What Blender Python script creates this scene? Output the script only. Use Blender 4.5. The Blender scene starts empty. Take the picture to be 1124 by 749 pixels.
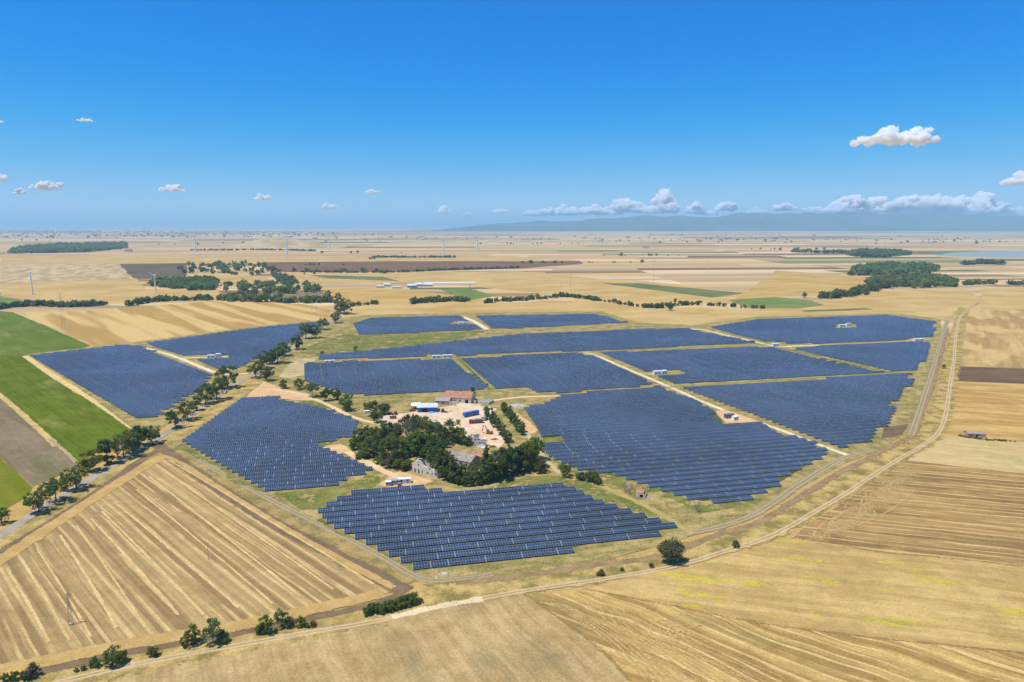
import bpy, bmesh, math, random
from mathutils import Vector, Matrix, noise
R = math.radians
rnd = random.Random(7)
SC = bpy.context.scene
COL = SC.collection

# ---------------------------------------------------------------- camera, sky, sun, exposure
CAM_H = 120.0
FPX = 749.0                       # focal length in pixels of the 1124 px wide photograph
PITCH = math.atan((374.5 - 247.0) / FPX)
cam_data = bpy.data.cameras.new('camera')
cam_data.sensor_width = 36.0
cam_data.lens = FPX / 1124.0 * 36.0
cam_data.clip_start = 1.0
cam_data.clip_end = 250000.0
cam = bpy.data.objects.new('camera', cam_data)
cam.location = (0, 0, CAM_H)
cam.rotation_euler = (R(90) - PITCH, 0, 0)
COL.objects.link(cam)
SC.camera = cam

SUN_EL, SUN_AZ = 68.0, -112.0       # azimuth from +Y towards +X
sv = Vector((math.sin(R(SUN_AZ)) * math.cos(R(SUN_EL)), math.cos(R(SUN_AZ)) * math.cos(R(SUN_EL)), math.sin(R(SUN_EL))))
world = bpy.data.worlds.new('World')
SC.world = world
world.use_nodes = True
wn = world.node_tree
for n in list(wn.nodes): wn.nodes.remove(n)
sky = wn.nodes.new('ShaderNodeTexSky')
sky.sky_type = 'NISHITA'
sky.sun_disc = False
sky.sun_elevation = R(SUN_EL)
sky.sun_rotation = R(SUN_AZ)
sky.altitude = 0
sky.air_density = 0.6
sky.dust_density = 0.0
sky.ozone_density = 10.0
bg = wn.nodes.new('ShaderNodeBackground')
bg.inputs['Strength'].default_value = 0.096
wo = wn.nodes.new('ShaderNodeOutputWorld')
def vscale(v, k):
    x = wn.nodes.new('ShaderNodeVectorMath'); x.operation = 'SCALE'
    wn.links.new(v, x.inputs[0]); x.inputs['Scale'].default_value = k
    return x.outputs[0]
grade = wn.nodes.new('ShaderNodeRGBCurve')          # deep, clear-air blue: less red aloft, fuller blue
def curve(i, pts):
    c = grade.mapping.curves[i]
    c.points[0].location = pts[0]; c.points[1].location = pts[-1]
    for q in pts[1:-1]: c.points.new(*q)
curve(0, [(0, 0), (.04, .018), (.07, .008), (.107, .014), (.17, .075), (.30, .25), (.44, .36), (1, .6)])
curve(1, [(0, 0), (.16, .185), (.22, .245), (.337, .36), (.50, .48), (.61, .54), (1, .75)])
curve(2, [(0, 0), (.20, .24), (.30, .47), (.377, .62), (.479, .68), (.62, .71), (.72, .72), (1, .85)])
grade.mapping.update()
wn.links.new(vscale(sky.outputs[0], .1), grade.inputs['Color'])
wn.links.new(vscale(grade.outputs[0], 10.0), bg.inputs['Color'])
wn.links.new(bg.outputs[0], wo.inputs['Surface'])

sun_data = bpy.data.lights.new('sun', 'SUN')
sun_data.energy = 3.9
sun_data.angle = R(0.53)
sun_data.color = (1.0, 0.95, 0.88)
sun = bpy.data.objects.new('sun', sun_data)
sun.rotation_euler = (-sv).to_track_quat('-Z', 'Y').to_euler()
sun.location = (0, 0, 400)
COL.objects.link(sun)

vs = SC.view_settings
vs.view_transform = 'Standard'
vs.look = 'None'
vs.exposure = 0.38
vs.gamma = 1.0
cy = SC.cycles
cy.max_bounces = 14
cy.diffuse_bounces = 2
cy.glossy_bounces = 2
cy.transmission_bounces = 2
cy.volume_bounces = 12
cy.transparent_max_bounces = 12
cy.use_denoising = True
cy.caustics_reflective = False
cy.caustics_refractive = False
cy.sample_clamp_indirect = 6.0

# ---------------------------------------------------------------- helpers
CP, SP = math.cos(PITCH), math.sin(PITCH)
def ground(px, py, z=0.0):
    """point of the level plane at height z seen at photograph pixel px, py"""
    dx, dy = px - 562.0, py - 374.5
    y = FPX * CP - dy * SP
    zz = -FPX * SP - dy * CP
    t = (CAM_H - z) / -zz
    return Vector((dx * t, y * t, z))
def depth(p):
    return p.y * CP + (CAM_H - p.z) * SP
def mpp(p):                        # metres per photograph pixel at p
    return depth(p) / FPX

K = 0.80
def s2l(c):
    c /= 255.0
    return c / 12.92 if c <= 0.04045 else ((c + 0.055) / 1.055) ** 2.4
def alb(r, g, b, k=None):
    k = K if k is None else k
    return (s2l(r) * k, s2l(g) * k * .98, s2l(b) * k * .90, 1.0)

def tag(o, label=None, cat=None, group=None, kind=None):
    if label: o['label'] = label
    if cat: o['category'] = cat
    if group: o['group'] = group
    if kind: o['kind'] = kind
    return o

def empty(name, loc, rz=0.0):
    o = bpy.data.objects.new(name, None)
    o.empty_display_size = 0.5
    o.location = loc
    o.rotation_euler = (0, 0, rz)
    COL.objects.link(o)
    return o

class MB:
    def __init__(self):
        self.v, self.f, self.uv, self.tint = [], [], [], []
    def face(self, pts, uv=None, tint=0.5):
        n = len(self.v)
        self.v.extend([tuple(p) for p in pts])
        self.f.append(tuple(range(n, n + len(pts))))
        self.uv.append(uv if uv else [(0.0, 0.0)] * len(pts))
        self.tint.append(tint)
    def box(self, cx, cy, cz, sx, sy, sz, rz=0.0, m=None, tint=0.5):
        c, s = math.cos(rz), math.sin(rz)
        P = []
        for dz in (-.5, .5):
            for dx, dy in ((-.5, -.5), (.5, -.5), (.5, .5), (-.5, .5)):
                x, y = dx * sx, dy * sy
                q = Vector((cx + x * c - y * s, cy + x * s + y * c, cz + dz * sz))
                P.append(m @ q if m else q)
        n = len(self.v)
        self.v.extend([tuple(p) for p in P])
        for a in ((3, 2, 1, 0), (4, 5, 6, 7), (0, 1, 5, 4), (1, 2, 6, 5), (2, 3, 7, 6), (3, 0, 4, 7)):
            self.f.append(tuple(n + i for i in a))
            self.uv.append([(0.0, 0.0)] * 4)
            self.tint.append(tint)
    def tube(self, a, b, ra, rb=None, n=8, caps=True, tint=0.5):
        rb = ra if rb is None else rb
        a, b = Vector(a), Vector(b)
        d = (b - a).normalized()
        u = d.orthogonal().normalized()
        w = d.cross(u)
        k = len(self.v)
        for p, r in ((a, ra), (b, rb)):
            for i in range(n):
                t = 2 * math.pi * i / n
                self.v.append(tuple(p + (u * math.cos(t) + w * math.sin(t)) * r))
        for i in range(n):
            j = (i + 1) % n
            self.f.append((k + i, k + j, k + n + j, k + n + i))
        if caps:
            self.f.append(tuple(k + i for i in reversed(range(n))))
            self.f.append(tuple(k + n + i for i in range(n)))
        for fc in self.f[len(self.uv):]:
            self.uv.append([(0.0, 0.0)] * len(fc))
            self.tint.append(tint)
    def prism(self, outline, x0, x1, m=None):
        """outline (y, z) extruded along x"""
        A = [Vector((x0, y, z)) for y, z in outline]
        B = [Vector((x1, y, z)) for y, z in outline]
        if m: A, B = [m @ p for p in A], [m @ p for p in B]
        n = len(A)
        self.face(list(reversed(A))); self.face(B)
        for i in range(n):
            j = (i + 1) % n
            self.face([A[i], A[j], B[j], B[i]])
    def mesh(self, name):
        me = bpy.data.meshes.new(name)
        me.from_pydata(self.v, [], self.f)
        flat = []
        for u in self.uv: flat.extend(u)
        lay = me.uv_layers.new(name='UVMap')
        arr = [0.0] * (2 * len(me.loops))
        for i, (a, b) in enumerate(flat): arr[2 * i], arr[2 * i + 1] = a, b
        lay.data.foreach_set('uv', arr)
        at = me.attributes.new('tint', 'FLOAT', 'FACE')
        at.data.foreach_set('value', self.tint)
        me.update()
        return me
    def build(self, name, mat, parent=None, smooth=False, fix=True):
        me = self.mesh(name)
        if fix:
            bm = bmesh.new(); bm.from_mesh(me)
            bmesh.ops.remove_doubles(bm, verts=bm.verts, dist=1e-4)
            bmesh.ops.recalc_face_normals(bm, faces=bm.faces)
            bm.to_mesh(me); bm.free()
        if smooth:
            me.polygons.foreach_set('use_smooth', [True] * len(me.polygons))
        me.materials.append(mat)
        return link(name, me, parent)

def link(name, me, parent=None):
    o = bpy.data.objects.new(name, me)
    COL.objects.link(o)
    if parent: o.parent = parent
    return o

def copy_tree(o, parent=None):
    c = o.copy()
    COL.objects.link(c)
    if parent: c.parent = parent
    for ch in list(o.children): copy_tree(ch, c)
    return c

ONES = ['', 'first', 'second', 'third', 'fourth', 'fifth', 'sixth', 'seventh', 'eighth', 'ninth', 'tenth', 'eleventh', 'twelfth',
        'thirteenth', 'fourteenth', 'fifteenth', 'sixteenth', 'seventeenth', 'eighteenth', 'nineteenth']
TENS = {2: 'twent', 3: 'thirt', 4: 'fort', 5: 'fift', 6: 'sixt', 7: 'sevent'}
def ordinal(n):
    if n < 20: return ONES[n]
    t, u = divmod(n, 10)
    return TENS[t] + 'ieth' if u == 0 else TENS[t] + 'y-' + ONES[u]

# ---------------------------------------------------------------- materials
class NT:
    def __init__(self, name):
        self.mat = bpy.data.materials.new(name)
        self.mat.use_nodes = True
        self.t = self.mat.node_tree
        for n in list(self.t.nodes): self.t.nodes.remove(n)
        self.out = self.n('ShaderNodeOutputMaterial')
    def n(self, typ, **kw):
        x = self.t.nodes.new(typ)
        for k, v in kw.items(): setattr(x, k, v)
        return x
    def l(self, a, b): self.t.links.new(a, b)
    def put(self, sock, v):
        if hasattr(v, 'is_output'): self.l(v, sock)
        else: sock.default_value = v
    def m(self, op, a, b=0.0, c=None, clamp=False):
        x = self.n('ShaderNodeMath', operation=op, use_clamp=clamp)
        self.put(x.inputs[0], a); self.put(x.inputs[1], b)
        if c is not None: self.put(x.inputs[2], c)
        return x.outputs[0]
    def ramp(self, v, lo, hi, a=0.0, b=1.0, smooth=True):
        x = self.n('ShaderNodeMapRange', interpolation_type='SMOOTHSTEP' if smooth else 'LINEAR')
        self.put(x.inputs[0], v); self.put(x.inputs[1], lo); self.put(x.inputs[2], hi); self.put(x.inputs[3], a); self.put(x.inputs[4], b)
        return x.outputs[0]
    def mix(self, f, a, b, mode='MIX'):
        x = self.n('ShaderNodeMix', data_type='RGBA', blend_type=mode)
        self.put(x.inputs[0], f); self.put(x.inputs[6], a); self.put(x.inputs[7], b)
        return x.outputs[2]
    def noise(self, vec, scale, detail=3.0, rough=0.55):
        x = self.n('ShaderNodeTexNoise')
        if vec is not None: self.l(vec, x.inputs['Vector'])
        x.inputs['Scale'].default_value = scale
        x.inputs['Detail'].default_value = detail
        x.inputs['Roughness'].default_value = rough
        return x.outputs[0]
    def pos(self): return self.n('ShaderNodeNewGeometry').outputs['Position']
    def uv(self): return self.n('ShaderNodeTexCoord').outputs['UV']
    def obj(self): return self.n('ShaderNodeTexCoord').outputs['Object']
    def sep(self, v):
        x = self.n('ShaderNodeSeparateXYZ'); self.l(v, x.inputs[0]); return x.outputs
    def comb(self, a, b, c=0.0):
        x = self.n('ShaderNodeCombineXYZ')
        for i, v in enumerate((a, b, c)): self.put(x.inputs[i], v)
        return x.outputs[0]
    def rot(self, v, ang):
        x = self.n('ShaderNodeVectorRotate', rotation_type='Z_AXIS')
        self.l(v, x.inputs['Vector']); x.inputs['Angle'].default_value = ang
        return x.outputs[0]
    def bsdf(self, color, rough=0.9, spec=0.15, metal=0.0):
        b = self.n('ShaderNodeBsdfPrincipled')
        self.put(b.inputs['Base Color'], color)
        self.put(b.inputs['Roughness'], rough)
        b.inputs['Specular IOR Level'].default_value = spec
        b.inputs['Metallic'].default_value = metal
        return b
    def diff(self, color):
        b = self.n('ShaderNodeBsdfDiffuse'); self.put(b.inputs['Color'], color); return b
    def done(self, sh, alpha=None, dither=True):
        s = sh.outputs[0]
        if alpha is not None:      # straw and gravel give way grain by grain, never as a see-through film
            alpha = self.m('GREATER_THAN', alpha, self.ramp(self.noise(self.pos(), 2.6, 3.0, .7), .30, .70, .02, .98, False)) if dither else alpha
            tr = self.n('ShaderNodeBsdfTransparent')
            mx = self.n('ShaderNodeMixShader')
            self.put(mx.inputs[0], alpha); self.l(tr.outputs[0], mx.inputs[1]); self.l(s, mx.inputs[2])
            s = mx.outputs[0]
        self.l(s, self.out.inputs['Surface'])
        return self.mat

def solid(name, c, rough=0.6, spec=0.3, metal=0.0, var=0.12, scale=2.0):
    """painted or built surface with a little uneven dirt"""
    t = NT(name)
    n = t.noise(t.obj(), scale, 4.0)
    col = t.mix(t.ramp(n, .3, .7), tuple(x * (1 - var) for x in c[:3]) + (1,), tuple(min(1, x * (1 + var)) for x in c[:3]) + (1,))
    return t.done(t.bsdf(col, rough, spec, metal))

def dashy(t, v, sharp=.10): return t.ramp(v, .5 - sharp, .5 + sharp)

def field_mat(name, A, B, C=None, ang=0.0, bands=(), wob=(2.0, 40.0), patch=(45.0, .5), grain=.22, patchy=0, flower=None, stretch=.012, fine=0.25, rows=None, sharp=.10):
    """cultivated ground: A and B mixed by stripes running at ang (degrees, world), C in patches"""
    t = NT(name)
    p = t.pos()
    q = t.rot(p, -R(ang))
    u, v, _ = t.sep(q)
    w = t.m('MULTIPLY', t.m('SUBTRACT', t.noise(p, 1.0 / wob[1], 2.0), .5), wob[0] * 2)
    v2 = t.m('ADD', v, w)
    f = None
    for i, (per, amt) in enumerate(bands):
        vec = t.comb(t.m('MULTIPLY', u, stretch), t.m('MULTIPLY', v2, 1.0 / per), 3.7 * i)
        nz = t.m('MULTIPLY', t.m('SUBTRACT', dashy(t, t.noise(vec, 1.0, 1.0), sharp), .5), amt)
        f = nz if f is None else t.m('ADD', f, nz)
    pn = t.noise(p, 1.0 / patch[0], 4.0, .6)
    pz = t.m('MULTIPLY', t.m('SUBTRACT', t.ramp(pn, .32, .68), .5), patch[1])
    f = pz if f is None else t.m('ADD', f, pz)
    col = t.mix(t.m('ADD', f, .5, clamp=True), A, B)
    if C:
        # the third tone lies in long drawn-out patches along the working direction
        vec = t.comb(t.m('MULTIPLY', u, 1.0 / 60.0), t.m('MULTIPLY', v2, 1.0 / 22.0), 9.0)
        c = t.noise(vec, 1.0, 5.0, .65)
        col = t.mix(t.ramp(c, .52, .70, 0, .75), col, C)
    if rows:                       # thin straw windrows, pale and broken along their length
        per, wid, amt, rc_ = rows
        jit = t.m('MULTIPLY', t.noise(t.comb(0.0, t.m('MULTIPLY', v2, .09), 2.0), 1.0, 1.0), per * 2.2)
        r = t.m('ABSOLUTE', t.m('SUBTRACT', t.m('FRACT', t.m('MULTIPLY', t.m('ADD', v2, jit), 1.0 / per)), .5))
        br = t.ramp(t.noise(t.comb(t.m('MULTIPLY', u, .03), t.m('MULTIPLY', v2, .3), 7.0), 1.0, 3.0), .36, .56)
        col = t.mix(t.m('MULTIPLY', t.m('MULTIPLY', t.ramp(r, wid * .5, wid, 1, 0), br), amt), col, rc_)
    if fine:
        vec = t.comb(t.m('MULTIPLY', u, .05), t.m('MULTIPLY', v2, 1.1), 5.0)
        g = t.noise(vec, 1.0, 2.0, .6)
        col = t.mix(t.ramp(g, .3, .7, fine, 0), col, t.mix(1.0, col, (.62, .57, .50, 1), 'MULTIPLY'))
    if flower:
        fc, px_, amount = flower
        vec = t.comb(t.m('MULTIPLY', u, 1.0 / 26.0), t.m('MULTIPLY', v2, 1.0 / 7.0), 21.0)
        a = t.ramp(t.noise(vec, 1.0, 3.0, .6), amount, amount + .07)
        b = t.ramp(t.noise(p, .9, 3.0), .40, .56)
        col = t.mix(t.m('MULTIPLY', a, b), col, fc)
    g1 = t.noise(p, 1.3, 3.0, .7)
    g2 = t.noise(p, .17, 4.0, .6)
    k = t.m('ADD', t.ramp(g1, .25, .75, 1 - grain, 1 + grain), t.ramp(g2, .3, .7, -grain * .55, grain * .55))
    col = t.mix(1.0, col, t.comb(k, k, k), 'MULTIPLY')
    if patchy:
        h = t.m('ADD', t.m('MULTIPLY', t.noise(p, 1 / 11.0, 4.0, .65), .7), t.m('MULTIPLY', t.noise(p, 1 / 2.5, 3.0, .6), .3))
        return t.done(t.diff(col), t.ramp(h, patchy - .05, patchy + .08))
    return t.done(t.diff(col))

def track_mat(name, A, B, alpha_noise=.55, ruts=True, rut_col=None, grain=.18, spread=.5, hole=0.0, amax=1.0):
    """ribbon along a path: uv.x across, uv.y metres along; the rim breaks up with noise"""
    t = NT(name)
    p = t.pos()
    uu, vv, _ = t.sep(t.uv())
    e = t.m('SUBTRACT', .5, t.m('ABSOLUTE', t.m('SUBTRACT', uu, .5)))        # 0 at the rim, .5 in the middle
    n1 = t.noise(p, .22, 4.0, .65)
    a = t.ramp(t.m('ADD', e, t.m('MULTIPLY', t.m('SUBTRACT', n1, .5), alpha_noise)), .06, .06 + spread * .35)
    if hole:
        a = t.m('MULTIPLY', a, t.ramp(t.noise(p, .06, 3.0), .5 - hole, .62 - hole))
    if amax < 1: a = t.m('MULTIPLY', a, amax)
    col = t.mix(t.ramp(t.noise(p, .12, 4.0, .6), .35, .65), A, B)
    if ruts and rut_col:
        gm = t.m('MULTIPLY', t.ramp(t.m('ABSOLUTE', t.m('SUBTRACT', uu, .5)), .05, .12, 1, 0), t.ramp(t.noise(p, .09, 3.0), .40, .58))
        col = t.mix(t.m('MULTIPLY', gm, .75), col, alb(158, 144, 92))
        r = t.m('ABSOLUTE', t.m('SUBTRACT', t.m('ABSOLUTE', t.m('SUBTRACT', uu, .5)), .17))
        col = t.mix(t.m('MULTIPLY', t.ramp(r, .03, .09, 1, 0), .8), col, rut_col)
    g = t.ramp(t.noise(p, 1.6, 3.0, .7), .25, .75, 1 - grain, 1 + grain)
    col = t.mix(1.0, col, t.comb(g, g, g), 'MULTIPLY')
    return t.done(t.diff(col), a)

# ---- ground sheets
LAYER = [0]
def next_z(step=0.0016):
    LAYER[0] += 1
    return 0.10 + LAYER[0] * step

def densify(pts, step):
    out = []
    n = len(pts)
    for i in range(n):
        a, b = pts[i], pts[(i + 1) % n]
        k = max(1, int((b - a).length / step))
        for j in range(k): out.append(a.lerp(b, j / k))
    return out

def sheet(name, poly, mat, z=None, jitter=0.5, step=None, wave=None):
    z = next_z() if z is None else z
    pts = [ground(*q) for q in poly]
    far = min(p.y for p in pts)
    st = step or max(3.0, far * .012)
    pts = densify(pts, st)
    jj = jitter * max(1.0, far / 400.0)
    out = []
    for p in pts:
        q = Vector((p.x * .05, p.y * .05, 1.3))
        d = noise.noise_vector(q * (60.0 / max(60, far * .15))) * jj * 1.6
        out.append(Vector((p.x + d.x + rnd.uniform(-.25, .25) * jj, p.y + d.y + rnd.uniform(-.25, .25) * jj, z)))
    bm = bmesh.new()
    vs_ = [bm.verts.new(p) for p in out]
    f = bm.faces.new(vs_)
    bmesh.ops.triangulate(bm, faces=[f], ngon_method='EAR_CLIP')
    bmesh.ops.recalc_face_normals(bm, faces=bm.faces)
    if bm.faces and sum(f.normal.z for f in bm.faces) < 0: bmesh.ops.reverse_faces(bm, faces=bm.faces)
    me = bpy.data.meshes.new(name); bm.to_mesh(me); bm.free()
    me.materials.append(mat)
    o = link(name, me)
    return tag(o, kind='structure')

def spline(pts, sub=8):
    out = []
    n = len(pts)
    for i in range(n - 1):
        p0, p1, p2, p3 = pts[max(0, i - 1)], pts[i], pts[i + 1], pts[min(n - 1, i + 2)]
        for j in range(sub):
            t = j / sub
            out.append(0.5 * ((2 * p1) + (-p0 + p2) * t + (2 * p0 - 5 * p1 + 4 * p2 - p3) * t * t + (-p0 + 3 * p1 - 3 * p2 + p3) * t ** 3))
    out.append(pts[-1].copy())
    return out

def ribbon_into(mb, pts, w, z, sub=8, wj=.0):
    q = spline([Vector((p.x, p.y, 0)) for p in pts], sub)
    L = 0.0
    prev = None
    for i, p in enumerate(q):
        d = (q[min(i + 1, len(q) - 1)] - q[max(i - 1, 0)]).normalized()
        nrm = Vector((-d.y, d.x, 0))
        ww = w * (1 + wj * noise.noise(Vector((p.x * .07, p.y * .07, 4.0))))
        a, b = p - nrm * ww / 2, p + nrm * ww / 2
        a.z = b.z = z
        if prev:
            L2 = L + (p - q[i - 1]).length
            mb.face([prev[0], a, b, prev[1]][::-1] if False else [prev[1], prev[0], a, b], [(1, L), (0, L), (0, L2), (1, L2)])
            L = L2
        prev = (a, b)

def path(name, px, w, mat, z=None, sub=8, wj=.15):
    z = next_z() if z is None else z
    mb = MB()
    ribbon_into(mb, [ground(*q) for q in px], w, z, sub, wj)
    o = mb.build(name, mat, fix=False)
    return tag(o, kind='structure')

# ---------------------------------------------------------------- the setting: ground and far land
STRAW = alb(216, 187, 128); STRAW_D = alb(178, 147, 92); STRAW_L = alb(232, 206, 150); GOLD = alb(205, 170, 98)
TAN = alb(196, 168, 116); BROWN = alb(140, 114, 84); BROWN_D = alb(112, 90, 70); GREY_BR = alb(150, 134, 110)
GREEN = alb(104, 124, 44); GREEN_L = alb(132, 146, 62); GREEN_DRY = alb(146, 146, 82); OLIVE = alb(128, 124, 70)
DIRT = alb(226, 196, 156); DIRT_L = alb(236, 216, 184); CREAM = alb(226, 210, 178)

m_ground = field_mat('dry_land', TAN, GOLD, alb(150, 140, 88), ang=8, bands=((90, .7),), patch=(160, .8), grain=.15)
mb = MB()
ys = [-400, 60, 100, 160, 250, 400, 650, 1000, 1600, 2600, 4200, 7000, 12000, 20000, 36000, 62000]
fr = [-1, -.5, -.25, -.1, 0, .1, .25, .5, 1]
for i in range(len(ys) - 1):
    for j in range(len(fr) - 1):
        w0, w1 = max(500, abs(ys[i]) * 1.15 + 300), max(500, abs(ys[i + 1]) * 1.15 + 300)
        mb.face([(fr[j] * w0, ys[i], 0), (fr[j + 1] * w0, ys[i], 0), (fr[j + 1] * w1, ys[i + 1], 0), (fr[j] * w1, ys[i + 1], 0)])
tag(mb.build('ground', m_ground), kind='structure')

# far patchwork of fields, one colour per field
def patchwork_mat():
    t = NT('far_field_soil')
    p = t.pos()
    at = t.n('ShaderNodeAttribute', attribute_name='soil', attribute_type='GEOMETRY')
    n = t.noise(t.comb(*[t.m('MULTIPLY', t.sep(t.rot(p, -R(10)))[0], .0016), t.m('MULTIPLY', t.sep(t.rot(p, -R(10)))[1], .016)]), 1.0, 4.0, .6)
    g = t.ramp(n, .3, .7, .84, 1.14)
    return t.done(t.diff(t.mix(1.0, at.outputs['Color'], t.comb(g, g, g), 'MULTIPLY')))
def far_fields():
    rr = random.Random(21)
    pal = [(alb(212, 182, 138), 5), (alb(222, 196, 156), 4), (alb(204, 168, 126), 4), (alb(204, 172, 112), 3), (alb(168, 138, 98), 2),
           (alb(134, 106, 82), 1.2), (alb(140, 138, 84), 1.3), (alb(112, 120, 66), .7), (alb(190, 166, 130), 3), (alb(156, 136, 112), 1.2)]
    tot = sum(w for _, w in pal)
    cells = []
    def split(x0, x1, y0, y1, d):
        ym = (y0 + y1) / 2
        tw, th = max(240, .26 * ym) * rr.uniform(.6, 2.2), max(55, .055 * ym) * rr.uniform(.5, 1.8)
        w, h = x1 - x0, y1 - y0
        if d > 16 or (w < tw and h < th):
            cells.append((x0, x1, y0, y1)); return
        if w / tw > h / th:
            c = x0 + w * rr.uniform(.35, .65); split(x0, c, y0, y1, d + 1); split(c, x1, y0, y1, d + 1)
        else:
            c = y0 + h * rr.uniform(.35, .65); split(x0, x1, y0, c, d + 1); split(x0, x1, c, y1, d + 1)
    edges = [700, 1150, 1900, 3100, 5200, 8500, 14000, 22000]
    for a, b in zip(edges, edges[1:]):
        split(-b * 1.15, b * 1.15, a, b, 0)
    v, f, cols = [], [], []
    sh = math.tan(R(7))
    for x0, x1, y0, y1 in cells:
        n = len(v)
        for x, y in ((x0, y0), (x1, y0), (x1, y1), (x0, y1)):
            e = noise.noise_vector(Vector((x * .0013, y * .0017, .3)))
            v.append((x + e.x * .05 * y, y + x * sh * .5 + e.y * .025 * y, 0.012 + y * 2e-5))
        f.append((n, n + 1, n + 2, n + 3))
        k = rr.uniform(0, tot)
        for c, w in pal:
            k -= w
            if k <= 0: break
        b = rr.uniform(.9, 1.1)
        cols.append((c[0] * b, c[1] * b, c[2] * b, 1))
    me = bpy.data.meshes.new('far_fields'); me.from_pydata(v, [], f)
    at = me.color_attributes.new('soil', 'FLOAT_COLOR', 'CORNER')
    arr = []
    for c in cols: arr.extend(list(c) * 4)
    at.data.foreach_set('color', arr)
    me.materials.append(patchwork_mat())
    return tag(link('far_fields', me), kind='structure'), cells
_, CELLS = far_fields()

def plain_field(name, A, B, ang=8, **kw): return field_mat(name, A, B, ang=ang, **kw)
m_pale = field_mat('pale_stubble', alb(214, 190, 144), alb(184, 160, 122), ang=-62, bands=((28, .9),), patch=(160, .5), grain=.1)
m_tan = field_mat('tan_stubble', alb(214, 184, 126), alb(196, 164, 104), ang=8, bands=((40, .6),), patch=(140, .8), grain=.1)
m_gold = field_mat('golden_stubble', alb(210, 178, 112), alb(192, 158, 92), ang=12, bands=((30, .6),), patch=(120, .8), grain=.1)
m_brown = field_mat('ploughed_brown', alb(142, 108, 84), alb(122, 96, 76), ang=4, bands=((40, .6),), patch=(140, .8), grain=.1)
m_dark = field_mat('ploughed_dark', alb(124, 108, 90), alb(104, 92, 76), ang=4, bands=((40, .6),), patch=(140, .8), grain=.1)
m_dullgreen = field_mat('dull_green_crop', alb(128, 134, 86), alb(112, 118, 74), ang=-10, bands=((30, .6),), patch=(120, .8), grain=.1)
m_freshgreen = field_mat('fresh_green_crop', alb(116, 134, 70), alb(138, 146, 84), ang=-10, bands=((20, .5),), patch=(80, .8), grain=.1)
far_polys = [
    ('field', m_tan, [(0, 280), (240, 280), (290, 288), (130, 291), (0, 290)]),
    ('field', m_pale, [(0, 290), (133, 290), (150, 306), (75, 309), (0, 312)]),
    ('field', m_dark, [(131, 290), (205, 289), (205, 303), (150, 307), (137, 297)]),
    ('field', m_tan, [(0, 312), (75, 309), (150, 306), (160, 318), (236, 317), (248, 327), (120, 334), (45, 333), (20, 328), (0, 326)]),
    ('field', m_tan, [(240, 283), (560, 281), (640, 286), (290, 288)]),
    ('field', m_brown, [(290, 288), (420, 287), (520, 287), (637, 286.5), (640, 290), (570, 295), (420, 299), (300, 299)]),
    ('field', m_gold, [(195, 307), (290, 304), (310, 312), (236, 313)]),
    ('field', m_tan, [(300, 300), (570, 298), (700, 310), (560, 319), (470, 310), (330, 312)]),
    ('field', m_dullgreen, [(340, 302), (420, 304), (440, 309), (360, 306)]),
    ('field', m_gold, [(350, 316), (410, 317), (480, 322), (560, 334), (370, 334)]),
    ('field', m_freshgreen, [(482, 318), (512, 316), (546, 325), (514, 330)]),
    ('field', m_tan, [(560, 306), (700, 308), (840, 324), (800, 334), (720, 332), (600, 322), (545, 318)]),
    ('field', m_dullgreen, [(658, 311), (700, 311), (818, 322), (782, 327)]),
    ('field', m_gold, [(852, 297), (950, 305), (955, 316), (905, 322), (806, 329), (826, 316)]),
    ('field', m_tan, [(1056, 345), (1080, 330), (1075, 318), (1130, 316), (1130, 341)]),
    ('field', m_tan, [(372, 336), (450, 332), (560, 334), (600, 330), (660, 332), (735, 340), (830, 340), (934, 326), (960, 318), (1060, 318), (1080, 330),
              (1048, 345), (1030, 352), (978, 346), (830, 350), (770, 360), (690, 354), (655, 345), (510, 347), (400, 349), (368, 352)]),
    ('field', m_freshgreen, [(800, 330), (850, 326), (890, 330), (904, 335), (880, 339), (818, 338)]),
    ('field', m_dullgreen, [(880, 341), (950, 338), (960, 340), (885, 343)]),
]
for nm, m, poly in far_polys: sheet(nm, poly, m, jitter=1.0)

# water of the far lagoon
t = NT('lagoon_water')
m_water = t.done(t.bsdf(alb(160, 172, 166), .5, .3))
sheet('water', [(1022, 281), (1040, 278), (1085, 275.5), (1150, 275), (1150, 283), (1090, 282.5)], m_water, jitter=2.0)

# low hill on the left and the mountain range
def hill(name, pts, depth_m, mat, seed=0, tex=.004):
    """ridge through (x, y, height) points with soft flanks"""
    v, f = [], []
    cols = len(pts)
    rows = 12
    for i, (x, y, h) in enumerate(pts):
        for j in range(rows + 1):
            s = j / rows * 2 - 1
            k = (math.cos(s * math.pi) + 1) / 2
            yy = y + s * depth_m
            nz = noise.fractal(Vector((x * tex, yy * tex, seed)), 1.0, 2.0, 5)
            v.append((x, yy, max(-1.0, h * k * (1 + .25 * nz) - .5)))
    for i in range(cols - 1):
        for j in range(rows):
            a = i * (rows + 1) + j
            f.append((a, a + rows + 1, a + rows + 2, a + 1))
    me = bpy.data.meshes.new(name); me.from_pydata(v, [], f)
    me.polygons.foreach_set('use_smooth', [True] * len(me.polygons))
    me.materials.append(mat)
    return tag(link(name, me), kind='structure')
m_hill = field_mat('dry_hillside', alb(214, 190, 146), alb(190, 164, 122), alb(150, 140, 100), ang=20, bands=((60, .8),), patch=(140, .9), grain=.1)
g0 = ground(262, 274)
hill('hill', [(g0.x + dx, g0.y + 500, 56 * math.exp(-((dx) / 150.0) ** 2) + 16 * math.exp(-((dx - 230) / 160.0) ** 2)) for dx in range(-330, 480, 30)], 330, m_hill)
g1 = ground(590, 268)
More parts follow.
